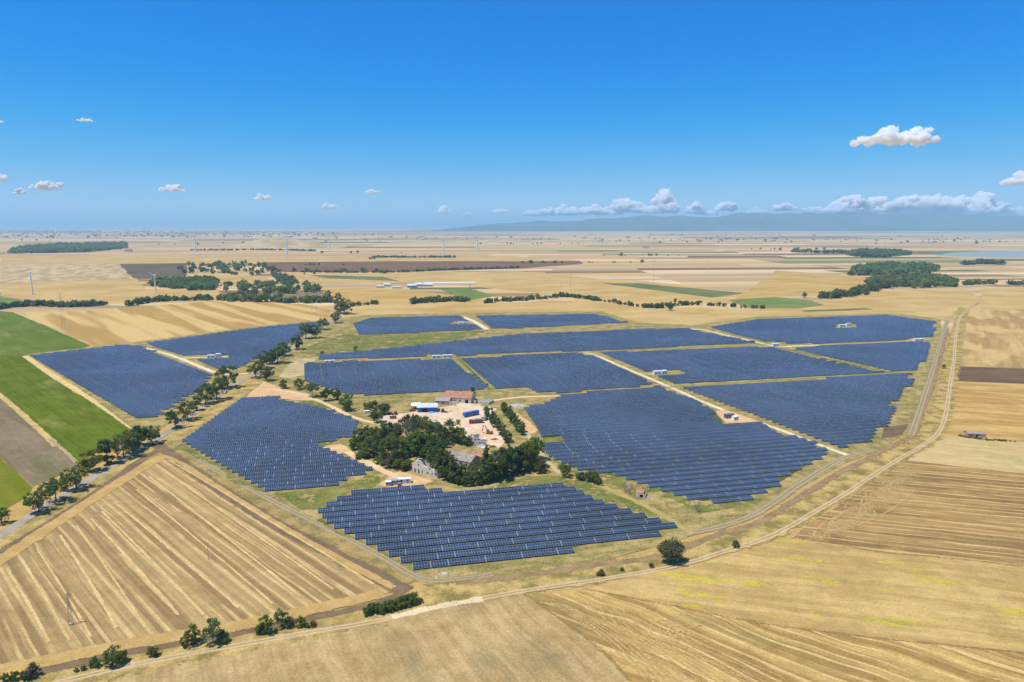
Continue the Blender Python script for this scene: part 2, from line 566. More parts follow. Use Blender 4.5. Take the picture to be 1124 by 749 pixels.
hill('hill', [(g1.x + dx, g1.y + 600, 16 * math.exp(-((dx + 300) / 420.0) ** 2) + 10 * math.exp(-((dx - 350) / 300.0) ** 2)) for dx in range(-1100, 1101, 60)], 500, m_hill, 4)
m_mount = field_mat('wooded_mountain', alb(66, 82, 66), alb(104, 108, 86), ang=0, bands=((900, .6),), patch=(1500, .9), grain=.1, fine=0)
D_M = 16000.0
def ridge(px):
    prof = [(420, 0), (480, 0), (540, 1.4), (580, 2.2), (610, 4.0), (650, 6.6), (700, 8.5), (760, 9.0), (800, 10.5), (860, 12.5), (900, 12.0), (960, 13.0), (1010, 12.0), (1060, 10.5), (1124, 9.5), (1200, 9), (1300, 6)]
    for (a, ha), (b, hb) in zip(prof, prof[1:]):
        if a <= px <= b: return ha + (hb - ha) * (px - a) / (b - a)
    return 0
pts = []
for px in range(420, 1301, 5):
    h = ridge(px) + noise.fractal(Vector((px * .03, 2.0, 0)), 1.0, 2.0, 4) * min(1.3, ridge(px) * .16)
    pts.append(((px - 562) / FPX * D_M, D_M, max(0, h) * D_M / FPX + CAM_H * min(1, h / 1.6)))
mountains = hill('mountains', pts, 2600, m_mount, 9, .0010)

# ---------------------------------------------------------------- the fields around the solar farm
m_farm = field_mat('rough_grass', alb(186, 164, 112), alb(150, 140, 86), alb(122, 130, 70), ang=12, bands=((5, .6),), patch=(10, 1.7), grain=.32)
m_scrub = field_mat('dry_verge', alb(206, 178, 118), alb(176, 148, 92), alb(144, 138, 78), ang=30, bands=((6, .5),), patch=(24, 1.0), grain=.28)
m_lush = field_mat('green_grass', alb(108, 122, 58), alb(138, 138, 76), alb(172, 158, 98), ang=12, bands=((7, .5),), patch=(22, 1.0), grain=.25, patchy=.46)
FARM_E = [(190, 488), (240, 446), (268, 430), (300, 402), (330, 376), (366, 351), (400, 346), (510, 343.5), (660, 342), (700, 354), (760, 357), (830, 348), (978, 344), (1032, 350),
          (1036, 375), (1022, 430), (1005, 470), (965, 495), (925, 510), (835, 560), (750, 592), (600, 634), (470, 644), (445, 634), (300, 558)]
FARM_W = [(30, 389), (142, 376.5), (290, 357.5), (358, 351), (300, 398), (262, 412), (235, 432), (162, 480), (144, 470), (84, 424)]
sheet('field', [(20, 344), (100, 341), (180, 334.5), (258, 330.5), (330, 334), (366, 338), (358, 352), (290, 358.5), (160, 377), (104, 380)],
      field_mat('striped_stubble', alb(222, 190, 128), alb(188, 154, 92), ang=-50, sharp=.05, bands=((34, 1.2), (12, .4)), wob=(6, 140), patch=(120, .4), grain=.1, stretch=.002))
sheet('field', [(-6, 341), (15, 343), (100, 379.5), (90, 382), (34, 390), (-6, 391)], field_mat('green_crop', alb(102, 120, 44), alb(116, 130, 56), alb(150, 150, 92), ang=-44, bands=((14, .5),), patch=(60, .9), grain=.12))
sheet('field', [(-6, 324), (22, 330), (10, 337), (-6, 341)], m_freshgreen)
sheet('field', [(-40, 388), (32, 391), (66, 420), (148, 470), (128, 486), (100, 500), (84, 508), (54, 482), (0, 434), (-40, 400)],
      field_mat('green_crop', alb(92, 110, 24), alb(108, 122, 34), alb(152, 150, 86), ang=-44, bands=((10, .6), (3, .4)), patch=(30, 1.1), grain=.16, rows=(3.2, .2, .3, alb(128, 140, 60))), jitter=1.4)
sheet('field', [(-60, 400), (0, 437), (54, 484), (86, 510), (62, 524), (36, 534), (0, 503), (-60, 450)],
      field_mat('bare_grey_soil', alb(150, 134, 108), alb(132, 118, 94), alb(120, 118, 78), ang=-44, bands=((9, .5), (3, .4)), patch=(40, .9), grain=.14))
sheet('field', [(-80, 440), (0, 503), (36, 535), (28, 546), (0, 562), (-80, 600)],
      field_mat('yellow_green_crop', alb(120, 128, 34), alb(134, 134, 50), ang=-44, bands=((8, .6),), patch=(40, .8), grain=.14))
path('field_margin', [(-30, 410), (0, 434), (30, 460), (54, 482), (62, 490)], 5.0, track_mat('straw_margin', STRAW, TAN))
path('field_margin', [(54, 482), (74, 498), (88, 512)], 3.0, track_mat('grey_margin', alb(170, 156, 130), TAN))
path('field_margin', [(28, 391), (50, 407), (70, 420), (110, 444), (146, 469), (168, 482)], 7.0, track_mat('straw_margin_wide', STRAW_L, STRAW))
sheet('rough_grassland', FARM_W, m_farm)
sheet('rough_grassland', FARM_E, m_farm)

# right hand fields
sheet('field', [(1046, 342), (1130, 340), (1150, 404), (1046, 403)], field_mat('stubble_blocks', alb(214, 184, 126), alb(178, 148, 98), alb(196, 164, 100), ang=-123, bands=((22, .9), (7, .5)), patch=(90, .7), grain=.12))
sheet('field', [(1041, 402), (1130, 405), (1150, 423), (1034, 418)], field_mat('ploughed_plot', alb(128, 106, 84), alb(112, 92, 74), ang=-12, bands=((6, .6),), patch=(40, .8), grain=.14))
sheet('field', [(1034, 418), (1130, 422), (1160, 489), (1040, 481), (1030, 482), (1040, 452)], field_mat('gold_stubble', alb(214, 180, 114), alb(186, 150, 92), alb(196, 166, 108), ang=-16, bands=((14, .9), (4, .4)), patch=(50, .7), grain=.14))
sheet('field', [(1028, 478), (1040, 479), (1130, 486), (1180, 528), (994, 508)], field_mat('pale_plot', alb(216, 192, 140), alb(202, 176, 122), alb(190, 178, 124), ang=-18, bands=((5, .4),), patch=(50, .7), grain=.12))
sheet('field', [(868, 592), (890, 574), (914, 560), (950, 536), (994, 506), (1130, 521), (1200, 630), (1124, 622), (963, 606)],
      field_mat('brown_stubble', alb(182, 150, 98), alb(148, 120, 80), alb(188, 158, 106), ang=-15, bands=((7, .8), (2.4, .6)), wob=(1.5, 30), patch=(40, .8), grain=.16, rows=(4.2, .16, .8, alb(222, 190, 132))))
sheet('field', [(640, 648), (690, 634), (740, 626), (800, 610), (850, 594), (868, 590), (963, 605), (1124, 621), (1220, 640), (1220, 730), (1124, 716), (963, 700), (850, 686), (766, 671), (689, 655)],
      field_mat('flowering_stubble', alb(214, 184, 122), alb(190, 160, 104), alb(172, 160, 92), ang=-13, bands=((9, .6), (2.6, .5)), wob=(2, 30), patch=(30, .8), grain=.16, flower=(alb(204, 188, 60), 0, .575)))
sheet('field', [(575, 655), (640, 648), (689, 655), (766, 671), (850, 686), (963, 700), (1124, 716), (1240, 728), (1300, 900), (800, 900), (700, 790), (680, 740), (640, 700)],
      field_mat('combed_stubble', alb(208, 176, 112), alb(172, 140, 86), alb(150, 136, 86), ang=-40, bands=((6, .9), (2.0, .7)), wob=(10, 60), patch=(24, .6), grain=.18, rows=(4.5, .16, .85, alb(230, 200, 140))))
sheet('field', [(60, 756), (144, 732), (290, 705), (410, 685), (486, 668), (570, 652), (600, 668), (645, 702), (690, 748), (760, 830), (700, 900), (-100, 900)],
      field_mat('faded_stubble', alb(200, 174, 126), alb(178, 152, 106), alb(150, 142, 104), ang=-60, bands=((8, .5), (2.2, .5)), wob=(4, 40), patch=(22, 1.0), grain=.18))
# left triangle field
sheet('field', [(-120, 670), (0, 608), (90, 550), (150, 512), (178, 498), (192, 502), (260, 545), (330, 588), (400, 628), (436, 648), (400, 662), (280, 690), (150, 712), (40, 733), (-60, 750), (-160, 760)],
      field_mat('windrowed_stubble', alb(194, 166, 116), alb(158, 132, 92), alb(172, 146, 102), ang=-44, bands=((5.0, .75), (1.6, .5)), wob=(.8, 45), patch=(40, .3), grain=.15, stretch=.004, sharp=.045, rows=(4.4, .17, .85, alb(222, 192, 138))))

# dry margins along the tracks
m_margin = track_mat('dry_grass_margin', alb(204, 176, 116), alb(156, 138, 86), alpha_noise=.7, grain=.3)
path('verge', [(-20, 606), (54, 566), (113, 528), (145, 509), (178, 492), (214, 466), (252, 440), (285, 418)], 14, m_margin)
path('verge', [(1058, 338), (1048, 380), (1036, 440), (1020, 478), (985, 500), (920, 538), (850, 578), (800, 596), (740, 610), (663, 628), (570, 642), (486, 655), (409, 674), (290, 698), (150, 726), (30, 748)], 18, track_mat('scrub_margin', alb(204, 176, 114), alb(142, 128, 76), alpha_noise=.7, grain=.3))
path('verge', [(180, 486), (240, 527), (310, 566), (380, 603), (448, 642)], 22, track_mat('verge_margin', alb(186, 158, 106), alb(140, 128, 78), alpha_noise=.6, grain=.3))

# ploughed fire breaks, ditches and tracks
m_break = track_mat('ploughed_strip', alb(142, 120, 94), alb(124, 104, 82), alpha_noise=.35)
path('ploughed_strip', [(-20, 622), (0, 608), (54, 575), (110, 538), (150, 509), (176, 493)], 7, m_break)
path('ploughed_strip', [(172, 488), (200, 508), (240, 536), (300, 574), (350, 600), (400, 626), (446, 650)], 9.5, m_break)
path('ploughed_strip', [(30, 741), (90, 728), (155, 714), (220, 703), (279, 692), (330, 681), (404, 666), (442, 652)], 5.0, m_break)
m_gray = track_mat('gravel_track', alb(168, 150, 122), alb(152, 138, 108), rut_col=alb(188, 170, 138))
path('track', [(192, 486), (230, 512), (275, 537), (310, 556), (345, 573), (383, 592), (424, 614), (448, 629), (471, 637), (512, 635), (540, 631)], 5.0, m_gray)
path('track', [(748, 587), (792, 578), (833, 562), (885, 527), (930, 501), (958, 496)], 6.0, m_gray)
path('ditch', [(500, 640), (560, 635), (637, 623), (715, 613), (753, 601), (792, 586), (834, 573), (880, 545), (919, 521), (963, 498), (1002, 476), (1013, 450), (1023, 425), (1030, 400), (1040, 360)], 5.0,
     track_mat('ditch_soil', alb(146, 122, 92), alb(170, 144, 108), alpha_noise=.9))
path('track', [(1000, 478), (1009, 452), (1016, 430), (1024, 405), (1033, 372), (1040, 352)], 6, m_gray)
m_dust = track_mat('dusty_lane', alb(204, 178, 138), alb(184, 158, 118), rut_col=alb(218, 194, 156), alpha_noise=.4)
path('dirt_road', [(50, 754), (75, 747), (144, 731), (220, 716), (290, 703.5), (350, 693), (409, 683), (486, 666), (570, 650), (663, 636), (740, 622), (792, 607), (850, 587), (898, 560), (924, 545), (960, 521), (989, 503),
      (1015, 488), (1030, 475), (1038, 455), (1042, 428), (1047, 395), (1050, 365), (1056, 345), (1075, 338), (1110, 334), (1150, 332)], 4.2, m_dust)
m_chalk = track_mat('bleached_gravel', alb(240, 220, 184), alb(226, 204, 164), alpha_noise=.9, rut_col=None, amax=.75)
path('dirt_road', [(430, 678), (470, 669), (505, 662), (530, 658)], 4.6, m_chalk)
m_asph = track_mat('worn_asphalt', alb(184, 172, 160), alb(166, 156, 146), alpha_noise=.10, spread=.12, grain=.1)
path('paved_road', [(-40, 612), (0, 588), (54, 554), (113, 518), (144, 499), (186, 473), (214, 453), (240, 434), (262, 420), (278, 412), (298, 400), (318, 384), (340, 368), (366, 352), (380, 341)], 6.0, m_asph)
m_white = track_mat('white_gravel', alb(238, 226, 196), alb(220, 204, 168), alpha_noise=.3, spread=.3)
path('gravel_road', [(640, 387), (655, 391), (690, 406), (735, 425), (785, 447), (850, 470), (900, 489), (930, 500)], 4.6, m_white)
path('gravel_road', [(755, 361), (775, 363), (800, 369), (850, 380), (875, 380), (900, 379)], 6, m_white)
path('gravel_road', [(900, 379), (960, 376.5), (1022, 373)], 2.2, track_mat('thin_gravel', alb(196, 184, 146), alb(176, 164, 120)))
path('gravel_road', [(155, 381), (193, 392), (240, 410), (273, 410)], 6, m_white)
path('gravel_road', [(201, 393.5), (225, 392.5), (250, 392)], 5, m_white)
path('gravel_road', [(505, 347), (520, 353), (535, 362)], 9, m_white)
path('grass_lane', [(500, 393), (575, 389), (645, 387)], 3.0, track_mat('mown_lane', alb(130, 136, 88), alb(150, 150, 100)))
path('grass_lane', [(645, 387), (760, 382), (850, 378)], 3.0, track_mat('mown_lane_far', alb(130, 136, 88), alb(150, 150, 100)))
path('grass_lane', [(620, 434), (728, 426), (850, 418), (1004, 408)], 4.5, track_mat('dry_lane', alb(150, 148, 100), alb(132, 138, 84)))
path('grass_lane', [(503, 394), (520, 410), (538, 428)], 3.5, track_mat('green_lane', alb(96, 116, 62), alb(110, 126, 70)))
path('grass_lane', [(857, 382), (915, 396), (976, 409)], 4.0, track_mat('green_lane_far', alb(96, 116, 62), alb(120, 130, 80)))
path('path', [(575, 470), (590, 494), (615, 522)], 4.2, track_mat('footpath', alb(204, 192, 156), alb(190, 176, 134)))
path('path', [(474, 534), (520, 540), (560, 534), (620, 522), (700, 552), (760, 586)], 4.5, track_mat('worn_grass', alb(190, 170, 112), alb(176, 158, 98), alpha_noise=.8))
path('path', [(354, 534), (400, 530), (425, 522)], 3.5, track_mat('worn_grass_2', alb(180, 166, 112), alb(160, 150, 92), alpha_noise=.8))

# green grass round the panels, darkened sheets under three of the blocks
m_under = field_mat('shade_painted_grass', alb(104, 110, 60), alb(84, 92, 50), alb(128, 124, 76), ang=12, bands=((5, .6),), patch=(12, 1.0), grain=.25)  # olive grass, darkened so its colour carries the shade between panel rows
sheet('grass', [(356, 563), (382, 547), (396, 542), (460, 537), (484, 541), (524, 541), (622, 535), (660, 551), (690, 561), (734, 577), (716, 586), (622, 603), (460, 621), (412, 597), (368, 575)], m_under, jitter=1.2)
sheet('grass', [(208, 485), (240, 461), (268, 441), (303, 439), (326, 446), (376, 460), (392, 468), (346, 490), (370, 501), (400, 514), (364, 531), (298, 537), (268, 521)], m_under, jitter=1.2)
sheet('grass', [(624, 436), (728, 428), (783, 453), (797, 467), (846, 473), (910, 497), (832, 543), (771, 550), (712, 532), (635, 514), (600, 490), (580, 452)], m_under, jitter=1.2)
sheet('grass', [(332, 388), (360, 372), (386, 366), (396, 369), (500, 365), (540, 362), (500, 374), (435, 382), (352, 391)], m_lush, jitter=2.4)
sheet('grass', [(300, 541), (364, 536), (388, 530), (404, 520), (425, 522), (412, 534), (382, 545), (352, 561), (330, 560)], m_lush, jitter=2.4)
sheet('grass', [(352, 570), (366, 578), (460, 626), (448, 628), (424, 612), (383, 590), (350, 574)], m_lush, jitter=2.4)
sheet('grass', [(202, 487), (242, 509), (297, 541), (310, 550), (290, 545), (240, 514), (196, 490)], m_lush, jitter=2.4)
sheet('grass', [(324, 440), (345, 436), (378, 455), (398, 464), (398, 478), (384, 482), (352, 492), (350, 486), (392, 474)], m_lush, jitter=2.4)
sheet('grass', [(595, 480), (632, 480), (632, 487), (600, 489)], m_lush, jitter=2.4)
sheet('grass', [(604, 505), (640, 515), (680, 522), (720, 536), (766, 554), (840, 545), (836, 552), (770, 562), (712, 542), (640, 524)], m_lush, jitter=2.4)
sheet('grass', [(526, 541), (560, 530), (600, 523), (645, 530), (700, 556), (744, 580), (736, 579), (664, 553), (622, 535)], m_lush, jitter=2.4)
# yards and pads of pale gravel
m_yard = field_mat('packed_gravel', alb(240, 216, 190), alb(228, 200, 170), alb(246, 228, 208), ang=20, bands=((9, .3),), patch=(14, .9), grain=.12)
m_pad = field_mat('orange_gravel', alb(232, 194, 150), alb(220, 180, 136), ang=20, bands=((4, .4),), patch=(9, .9), grain=.12)
sheet('yard', [(414, 466), (424, 456), (445, 454), (470, 450), (496, 446), (512, 441), (522, 445), (545, 449), (536, 456), (548, 470), (558, 482), (548, 492), (522, 484), (500, 474), (470, 466), (440, 470)], m_yard)
sheet('pad', [(268, 438), (290, 419), (306, 426), (340, 433), (352, 440), (326, 440), (303, 437.5)], m_pad)
sheet('pad', [(415, 532), (428, 524), (438, 518), (452, 521), (476, 529), (458, 534.5), (428, 537)], m_pad)
sheet('pad', [(783, 452), (796, 450), (834, 463), (820, 465), (798, 464.5), (790, 458)], m_pad)
m_lane = track_mat('farm_lane_gravel', alb(236, 206, 166), alb(224, 192, 150), alpha_noise=.25)
path('farm_lane', [(300, 428), (330, 433), (358, 444), (376, 453), (396, 461), (420, 466), (440, 462)], 5.0, m_lane)
path('farm_lane', [(510, 450), (530, 443), (552, 438.5), (580, 436), (614, 435)], 6.0, m_lane)
m_rut = track_mat('tyre_marks', alb(204, 176, 136), alb(190, 160, 118), alpha_noise=.9, spread=.9, amax=.35)
for ln in ([(440, 462), (470, 455), (500, 450), (540, 440)], [(450, 464), (490, 462), (520, 470), (545, 486)], [(500, 448), (510, 462), (530, 482)], [(424, 463), (450, 457), (478, 458), (505, 466)], [(420, 531), (440, 523), (462, 529)]):
    path('tyre_marks', ln, 2.2, m_rut)
path('farm_lane', [(356, 493), (372, 490), (384, 498), (402, 508), (424, 519), (440, 526)], 6.5, m_lane)
sheet('pad', [(357, 490), (375, 488), (384, 494), (372, 500), (362, 497)], m_pad)
sheet('bare_soil', [(566, 452), (580, 462), (590, 473), (584, 477), (570, 472), (560, 458)], m_pad)
sheet('bare_soil', [(316, 402), (326, 394), (346, 394), (344, 404), (334, 412), (318, 416), (306, 414)], field_mat('bleached_soil', alb(212, 194, 156), alb(190, 168, 124), ang=20, bands=((4, .4),), patch=(16, .9), grain=.16))
sheet('bare_soil', [(970, 470), (998, 466), (990, 478), (968, 482)], field_mat('dark_soil', alb(134, 112, 90), alb(118, 100, 82), ang=20, bands=((4, .4),), patch=(9, .9), grain=.12))

# ---------------------------------------------------------------- solar tables
def panel_mat():
    t = NT('solar_glass')
    uu, vv, _ = t.sep(t.uv())
    fu, fv = t.m('FRACT', uu), t.m('FRACT', vv)
    eu = t.m('ABSOLUTE', t.m('SUBTRACT', fu, .5)); ev = t.m('ABSOLUTE', t.m('SUBTRACT', fv, .5))
    line = t.m('MAXIMUM', t.m('GREATER_THAN', eu, .476), t.m('GREATER_THAN', ev, .482))
    cu = t.m('ABSOLUTE', t.m('SUBTRACT', t.m('FRACT', t.m('MULTIPLY', uu, 6.0)), .5))
    cell = t.m('GREATER_THAN', cu, .46)
    mod = t.n('ShaderNodeTexWhiteNoise', noise_dimensions='2D')
    t.l(t.comb(t.m('FLOOR', uu), t.m('FLOOR', vv)), mod.inputs['Vector'])
    info = t.n('ShaderNodeObjectInfo')
    base = t.mix(mod.outputs[0], (.023, .040, .078, 1), (.033, .054, .102, 1))
    base = t.mix(t.m('MULTIPLY', cell, .35), base, (.10, .13, .20, 1))
    tone = t.noise(t.comb(*t.sep(t.pos())[:2]), 1 / 70.0, 3.0, .6)          # soiling and batches differ over the site
    tk = t.ramp(tone, .32, .68, .72, 1.35)
    base = t.mix(1.0, base, t.comb(tk, tk, tk), 'MULTIPLY')
    col = t.mix(line, base, (.44, .47, .50, 1))
    b = t.bsdf(col, .14, .5)
    t.put(b.inputs['Roughness'], t.mix(line, (.16, .16, .16, 1), (.5, .5, .5, 1)))
    return t.done(b)
M_PANEL = panel_mat()
M_GALV = solid('galvanised_steel', (.42, .43, .44, 1), .5, .5, .5)
TL, TILT, MW, MH, LOW, GAP, PITCH_ROW = 13.26, R(12), 1.02, 1.60, .66, .24, 5.7
ROW = R(12.5)
CT, ST = math.cos(TILT), math.sin(TILT)
def slope(x, s, h=0.0):            # s metres up the slope, h metres off it
    return Vector((x, s * CT - h * ST, LOW + s * ST + h * CT))
def panel_row_geo(mb, x0, n, s0, tf=lambda p: p, seed=0, rails=True):
    x1 = x0 + n * MW - .02
    s1 = s0 + MH
    A = [slope(x0, s0, .04), slope(x1, s0, .04), slope(x1, s1, .04), slope(x0, s1, .04)]
    B = [slope(x0, s0), slope(x1, s0), slope(x1, s1), slope(x0, s1)]
    mb.face([tf(p) for p in A], [(seed, s0 * 3), (seed + n, s0 * 3), (seed + n, s0 * 3 + 1), (seed, s0 * 3 + 1)] if False else [(seed, 0), (seed + n, 0), (seed + n, 1), (seed, 1)])
    mb.face([tf(p) for p in reversed(B)])
    for xa, xb in ((x0 - .07, x0 - .004), (x1 + .004, x1 + .07)) if rails else ():      # pale end rails
        E_ = [slope(xa, s0, .045), slope(xb, s0, .045), slope(xb, s1, .045), slope(xa, s1, .045)]
        mb.face([tf(p) for p in E_])
    for i in range(4):
        j = (i + 1) % 4
        mb.face([tf(B[i]), tf(B[j]), tf(A[j]), tf(A[i])])
def table_proto(n):
    root = empty('solar_table', (0, 0, 0))
    L = n * MW
    for k in range(2):
        mb = MB(); panel_row_geo(mb, -L / 2, n, k * (MH + .02), seed=k * 40)
        mb.build('panel_row', M_PANEL, root, fix=False)
    fr = MB()
    for s in (.35, 1.3, 2.0, 2.95):
        a, b = slope(-L / 2 + .1, s, -.05), slope(L / 2 - .1, s, -.05)
        fr.tube(a, b, .04, n=4)
    xs = [-L / 2 + 1.0, -L / 6, L / 6, L / 2 - 1.0] if n > 8 else [-L / 2 + .9, L / 2 - .9]
    for x in xs: fr.tube(slope(x, .2, -.12), slope(x, 3.1, -.12), .05, n=4)
    fr.build('support_frame', M_GALV, root)
    for x in xs:
        for s in (.75, 2.55):
            p = slope(x, s, -.16)
            lg = MB(); lg.tube((p.x, p.y, -.3), p, .06, n=6)
            lg.build('leg', M_GALV, root)
    return root

BLOCKS = {
 'front': [(354, 562), (368, 553), (382, 546), (396, 541), (460, 535.5), (484, 540), (504, 542), (526, 539.5), (622, 533), (640, 541), (662, 551), (690, 561), (738, 577.5), (737, 583), (720, 584.5), (716, 590), (626, 603), (623, 608), (460, 624), (410, 598), (366, 576)],
 'left': [(204, 485), (240, 459), (267, 439), (303, 437), (326, 444), (359, 450), (378, 459), (398, 466), (395, 475), (382, 482), (350, 487), (346, 491), (370, 500), (404, 513), (402, 520), (387, 524), (386, 529), (364, 534), (297, 539.5), (267, 522.5)],
 'big right': [(622, 434), (728, 425.5), (785, 451), (784, 455), (797, 466), (834, 465), (848, 471), (917, 497), (834, 543), (829, 549.5), (769, 552.5), (712, 534), (673, 521), (635, 516), (606, 503), (595, 489), (622, 487), (620, 481), (596, 480), (593, 472), (581, 454), (576, 449), (600, 444)],
 'eastern': [(752, 427), (1000, 411), (999, 420), (989, 433), (978, 446), (978, 461), (968, 470), (953, 484), (924, 492), (834, 457)],
 'wedge': [(662, 388), (846, 381.5), (856, 385), (968, 409.5), (742, 421.5)],
 'ne low': [(872, 384), (902, 381), (1021, 375.5), (1015, 394), (1004, 406.5), (980, 408)],
 'ne high': [(782, 360), (830, 352), (978, 347), (1026, 353.5), (1022, 372), (900, 377.5), (850, 377.5), (806, 367)],
 'north strip': [(354, 391), (435, 383), (500, 375.5), (570, 368), (700, 362.5), (753, 361), (775, 366), (835, 377), (645, 385.5), (570, 387.5), (500, 391.5), (352, 395)],
 'mid west': [(336, 400), (352, 398.5), (500, 395), (534, 425), (530, 428), (404, 434), (389, 434), (362, 427), (337, 419)],
 'mid east': [(508, 395), (572, 391), (641, 388.5), (648, 391), (724, 423), (620, 432), (590, 431), (582, 427), (546, 427.5)],
 'far west': [(390, 356), (409, 350), (503, 347.5), (528, 362), (500, 364), (396, 368)],
 'far east': [(524, 347.5), (655, 345.5), (688, 354.5), (566, 361), (542, 361)],
 'upper west': [(164, 377), (290, 360), (352, 354), (345, 362), (318, 376), (297, 389), (266, 402), (258, 405.5), (240, 404.5), (218, 395), (172, 381)],
 'lower west': [(36, 391), (142, 379), (157, 382), (231, 414), (224, 426), (206, 437), (188, 446), (177, 457), (153, 459), (86, 420)],
}
HOLES = [[(201, 395.5), (204, 391.5), (250, 390), (252, 394)], [(498, 357), (498, 353.5), (520, 353), (520, 357)],
         [(716, 413.5), (718, 408), (750, 408), (752, 412)], [(918, 361), (918, 356), (940, 356), (940, 361)], [(470, 395), (470, 390), (500, 390), (500, 395)],
         [(348, 400), (348, 395), (376, 395), (376, 399)], [(1000, 376), (1000, 371), (1024, 371), (1024, 376)], [(838, 382), (846, 376), (862, 376), (862, 383)]]
cr, sr = math.cos(ROW), math.sin(ROW)
def to_rc(p): return (p.x * cr + p.y * sr, -p.x * sr + p.y * cr)
def from_rc(u, v): return Vector((u * cr - v * sr, u * sr + v * cr, 0))
def cross(poly, v):
    xs = []
    for i in range(len(poly)):
        (u0, v0), (u1, v1) = poly[i], poly[(i + 1) % len(poly)]
        if (v0 <= v) != (v1 <= v): xs.append(u0 + (u1 - u0) * (v - v0) / (v1 - v0))
    xs.sort()
    return list(zip(xs[::2], xs[1::2]))
def offset(poly, d):
    a2 = sum(poly[i][0] * poly[(i + 1) % len(poly)][1] - poly[(i + 1) % len(poly)][0] * poly[i][1] for i in range(len(poly)))
    sg = 1 if a2 > 0 else -1
    out = []
    for i in range(len(poly)):
        p0, p1, p2 = poly[i - 1], poly[i], poly[(i + 1) % len(poly)]
        n = Vector((0, 0))
        for (a, b) in ((p0, p1), (p1, p2)):
            e = Vector((b[0] - a[0], b[1] - a[1])).normalized()
            n += Vector((e.y, -e.x)) * sg
        n.normalize()
        out.append((p1[0] + n.x * d, p1[1] + n.y * d))
    return out
hole_rc = [[to_rc(ground(*q)) for q in h] for h in HOLES]
tables = []                        # (distance, pos, modules, block, row from the front, place from the left)
for bn, poly in BLOCKS.items():
    rc = offset([to_rc(ground(*q)) for q in poly], {'front': 1.0, 'left': 1.0, 'mid east': .4, 'big right': .4, 'mid west': .8}.get(bn, 1.5))
    v0, v1 = min(v for _, v in rc), max(v for _, v in rc)
    row = 0
    v = v0 + .4
    while v < v1 - .8:
        mid_v = min(max(v + 1.5, v0 + .3), v1 - .6)
        segs = [(a_ - 1.0, b_ + 1.0) for a_, b_ in cross(rc, mid_v)]
        for h in hole_rc:
            for (a, b) in cross(h, v + 1.5):
                ns = []
                for (x0, x1) in segs:
                    if b < x0 or a > x1: ns.append((x0, x1))
                    else:
                        if a - x0 > 4: ns.append((x0, a))
                        if x1 - b > 4: ns.append((b, x1))
                segs = ns
        k = 0
        for (a, b) in segs:
            x = a
            first = rnd.random() < .45 and bn in ('front', 'left')
            while x + TL * .5 <= b + .6:
                n = 13 if x + TL <= b + 1.5 and not first else 6
                first = rnd.random() < .06
                k += 1
                c = from_rc(x + n * MW / 2, v)
                tables.append((c.length, c, n, bn, row + 1, k))
                x += n * MW + GAP
        if k: row += 1
        v += PITCH_ROW
tables.sort(key=lambda q: q[0])
protos = {}
NEAR = 300
rest = MB()
print('tables', len(tables))
for i, (d, c, n, bn, row, k) in enumerate(tables):
    if i < NEAR:
        if n not in protos: o = protos[n] = table_proto(n)
        else: o = copy_tree(protos[n])
        o.location = c; o.rotation_euler = (0, 0, ROW)
        tag(o, f'solar panel table, {ordinal(k)} from left in {ordinal(row)} row up of the {bn} block', 'solar table', f'solar panel tables in the {bn} block')
    else:
        tw = rnd.uniform(-.003, .003)
        L = n * MW
        def tf(p): 
            q = from_rc(p.x, p.y) + c; q.z = p.z + tw * p.x * .3; return q
        for kk in range(2): panel_row_geo(rest, -L / 2, n, kk * (MH + .02), tf, seed=rnd.randrange(50) * 20, rails=False)
        for x in (-L / 2 + 1, L / 2 - 1):
            for s in (.75, 2.55):
                p = tf(slope(x, s, -.05)); rest.tube((p.x, p.y, -.2), p, .06, n=3, caps=False)
tag(rest.build('distant_solar_tables', M_PANEL, fix=False), 'blue rows of solar tables filling the farther blocks behind the farmyard', 'solar tables', kind='stuff')

# ---------------------------------------------------------------- trees
def leaf_mat(name, a, b, transl=.52):
    t = NT(name)
    at = t.n('ShaderNodeAttribute', attribute_name='tint', attribute_type='GEOMETRY')
    info = t.n('ShaderNodeObjectInfo')
    f = t.m('ADD', t.m('MULTIPLY', at.outputs['Fac'], .6), t.m('MULTIPLY', info.outputs['Random'], .5), clamp=True)
    hue = t.m('FRACT', t.m('MULTIPLY', info.outputs['Random'], 7.31))          # each tree its own green: bluish, olive or yellowish
    col = t.mix(f, a, b)
    col = t.mix(1.0, col, t.mix(hue, (.80, .98, 1.25, 1), (1.22, 1.02, .78, 1)), 'MULTIPLY')
    d = t.diff(col)
    tr = t.n('ShaderNodeBsdfTranslucent'); t.l(col, tr.inputs['Color'])
    mx = t.n('ShaderNodeMixShader'); mx.inputs[0].default_value = transl
    t.l(d.outputs[0], mx.inputs[1]); t.l(tr.outputs[0], mx.inputs[2])
    return t.done(mx)
M_LEAF = leaf_mat('leaf_green', (.10, .150, .028, 1), (.22, .27, .075, 1))
M_LEAF_BRIGHT = leaf_mat('leaf_bright', (.11, .17, .020, 1), (.22, .29, .05, 1))
M_LEAF_DARK = leaf_mat('leaf_dark', (.078, .122, .030, 1), (.18, .23, .07, 1))
M_LEAF_OLIVE = leaf_mat('leaf_olive', (.10, .12, .06, 1), (.19, .205, .11, 1))
M_LEAF_DRY = leaf_mat('leaf_dry', (.10, .085, .045, 1), (.19, .16, .09, 1))
M_TWIG = leaf_mat('bare_twigs', (.14, .12, .10, 1), (.26, .23, .20, 1), .1)
M_BARK = solid('bark', (.11, .085, .06, 1), .9, .1)
M_BARK_PALE = solid('pale_dead_bark', (.34, .31, .27, 1), .9, .1)

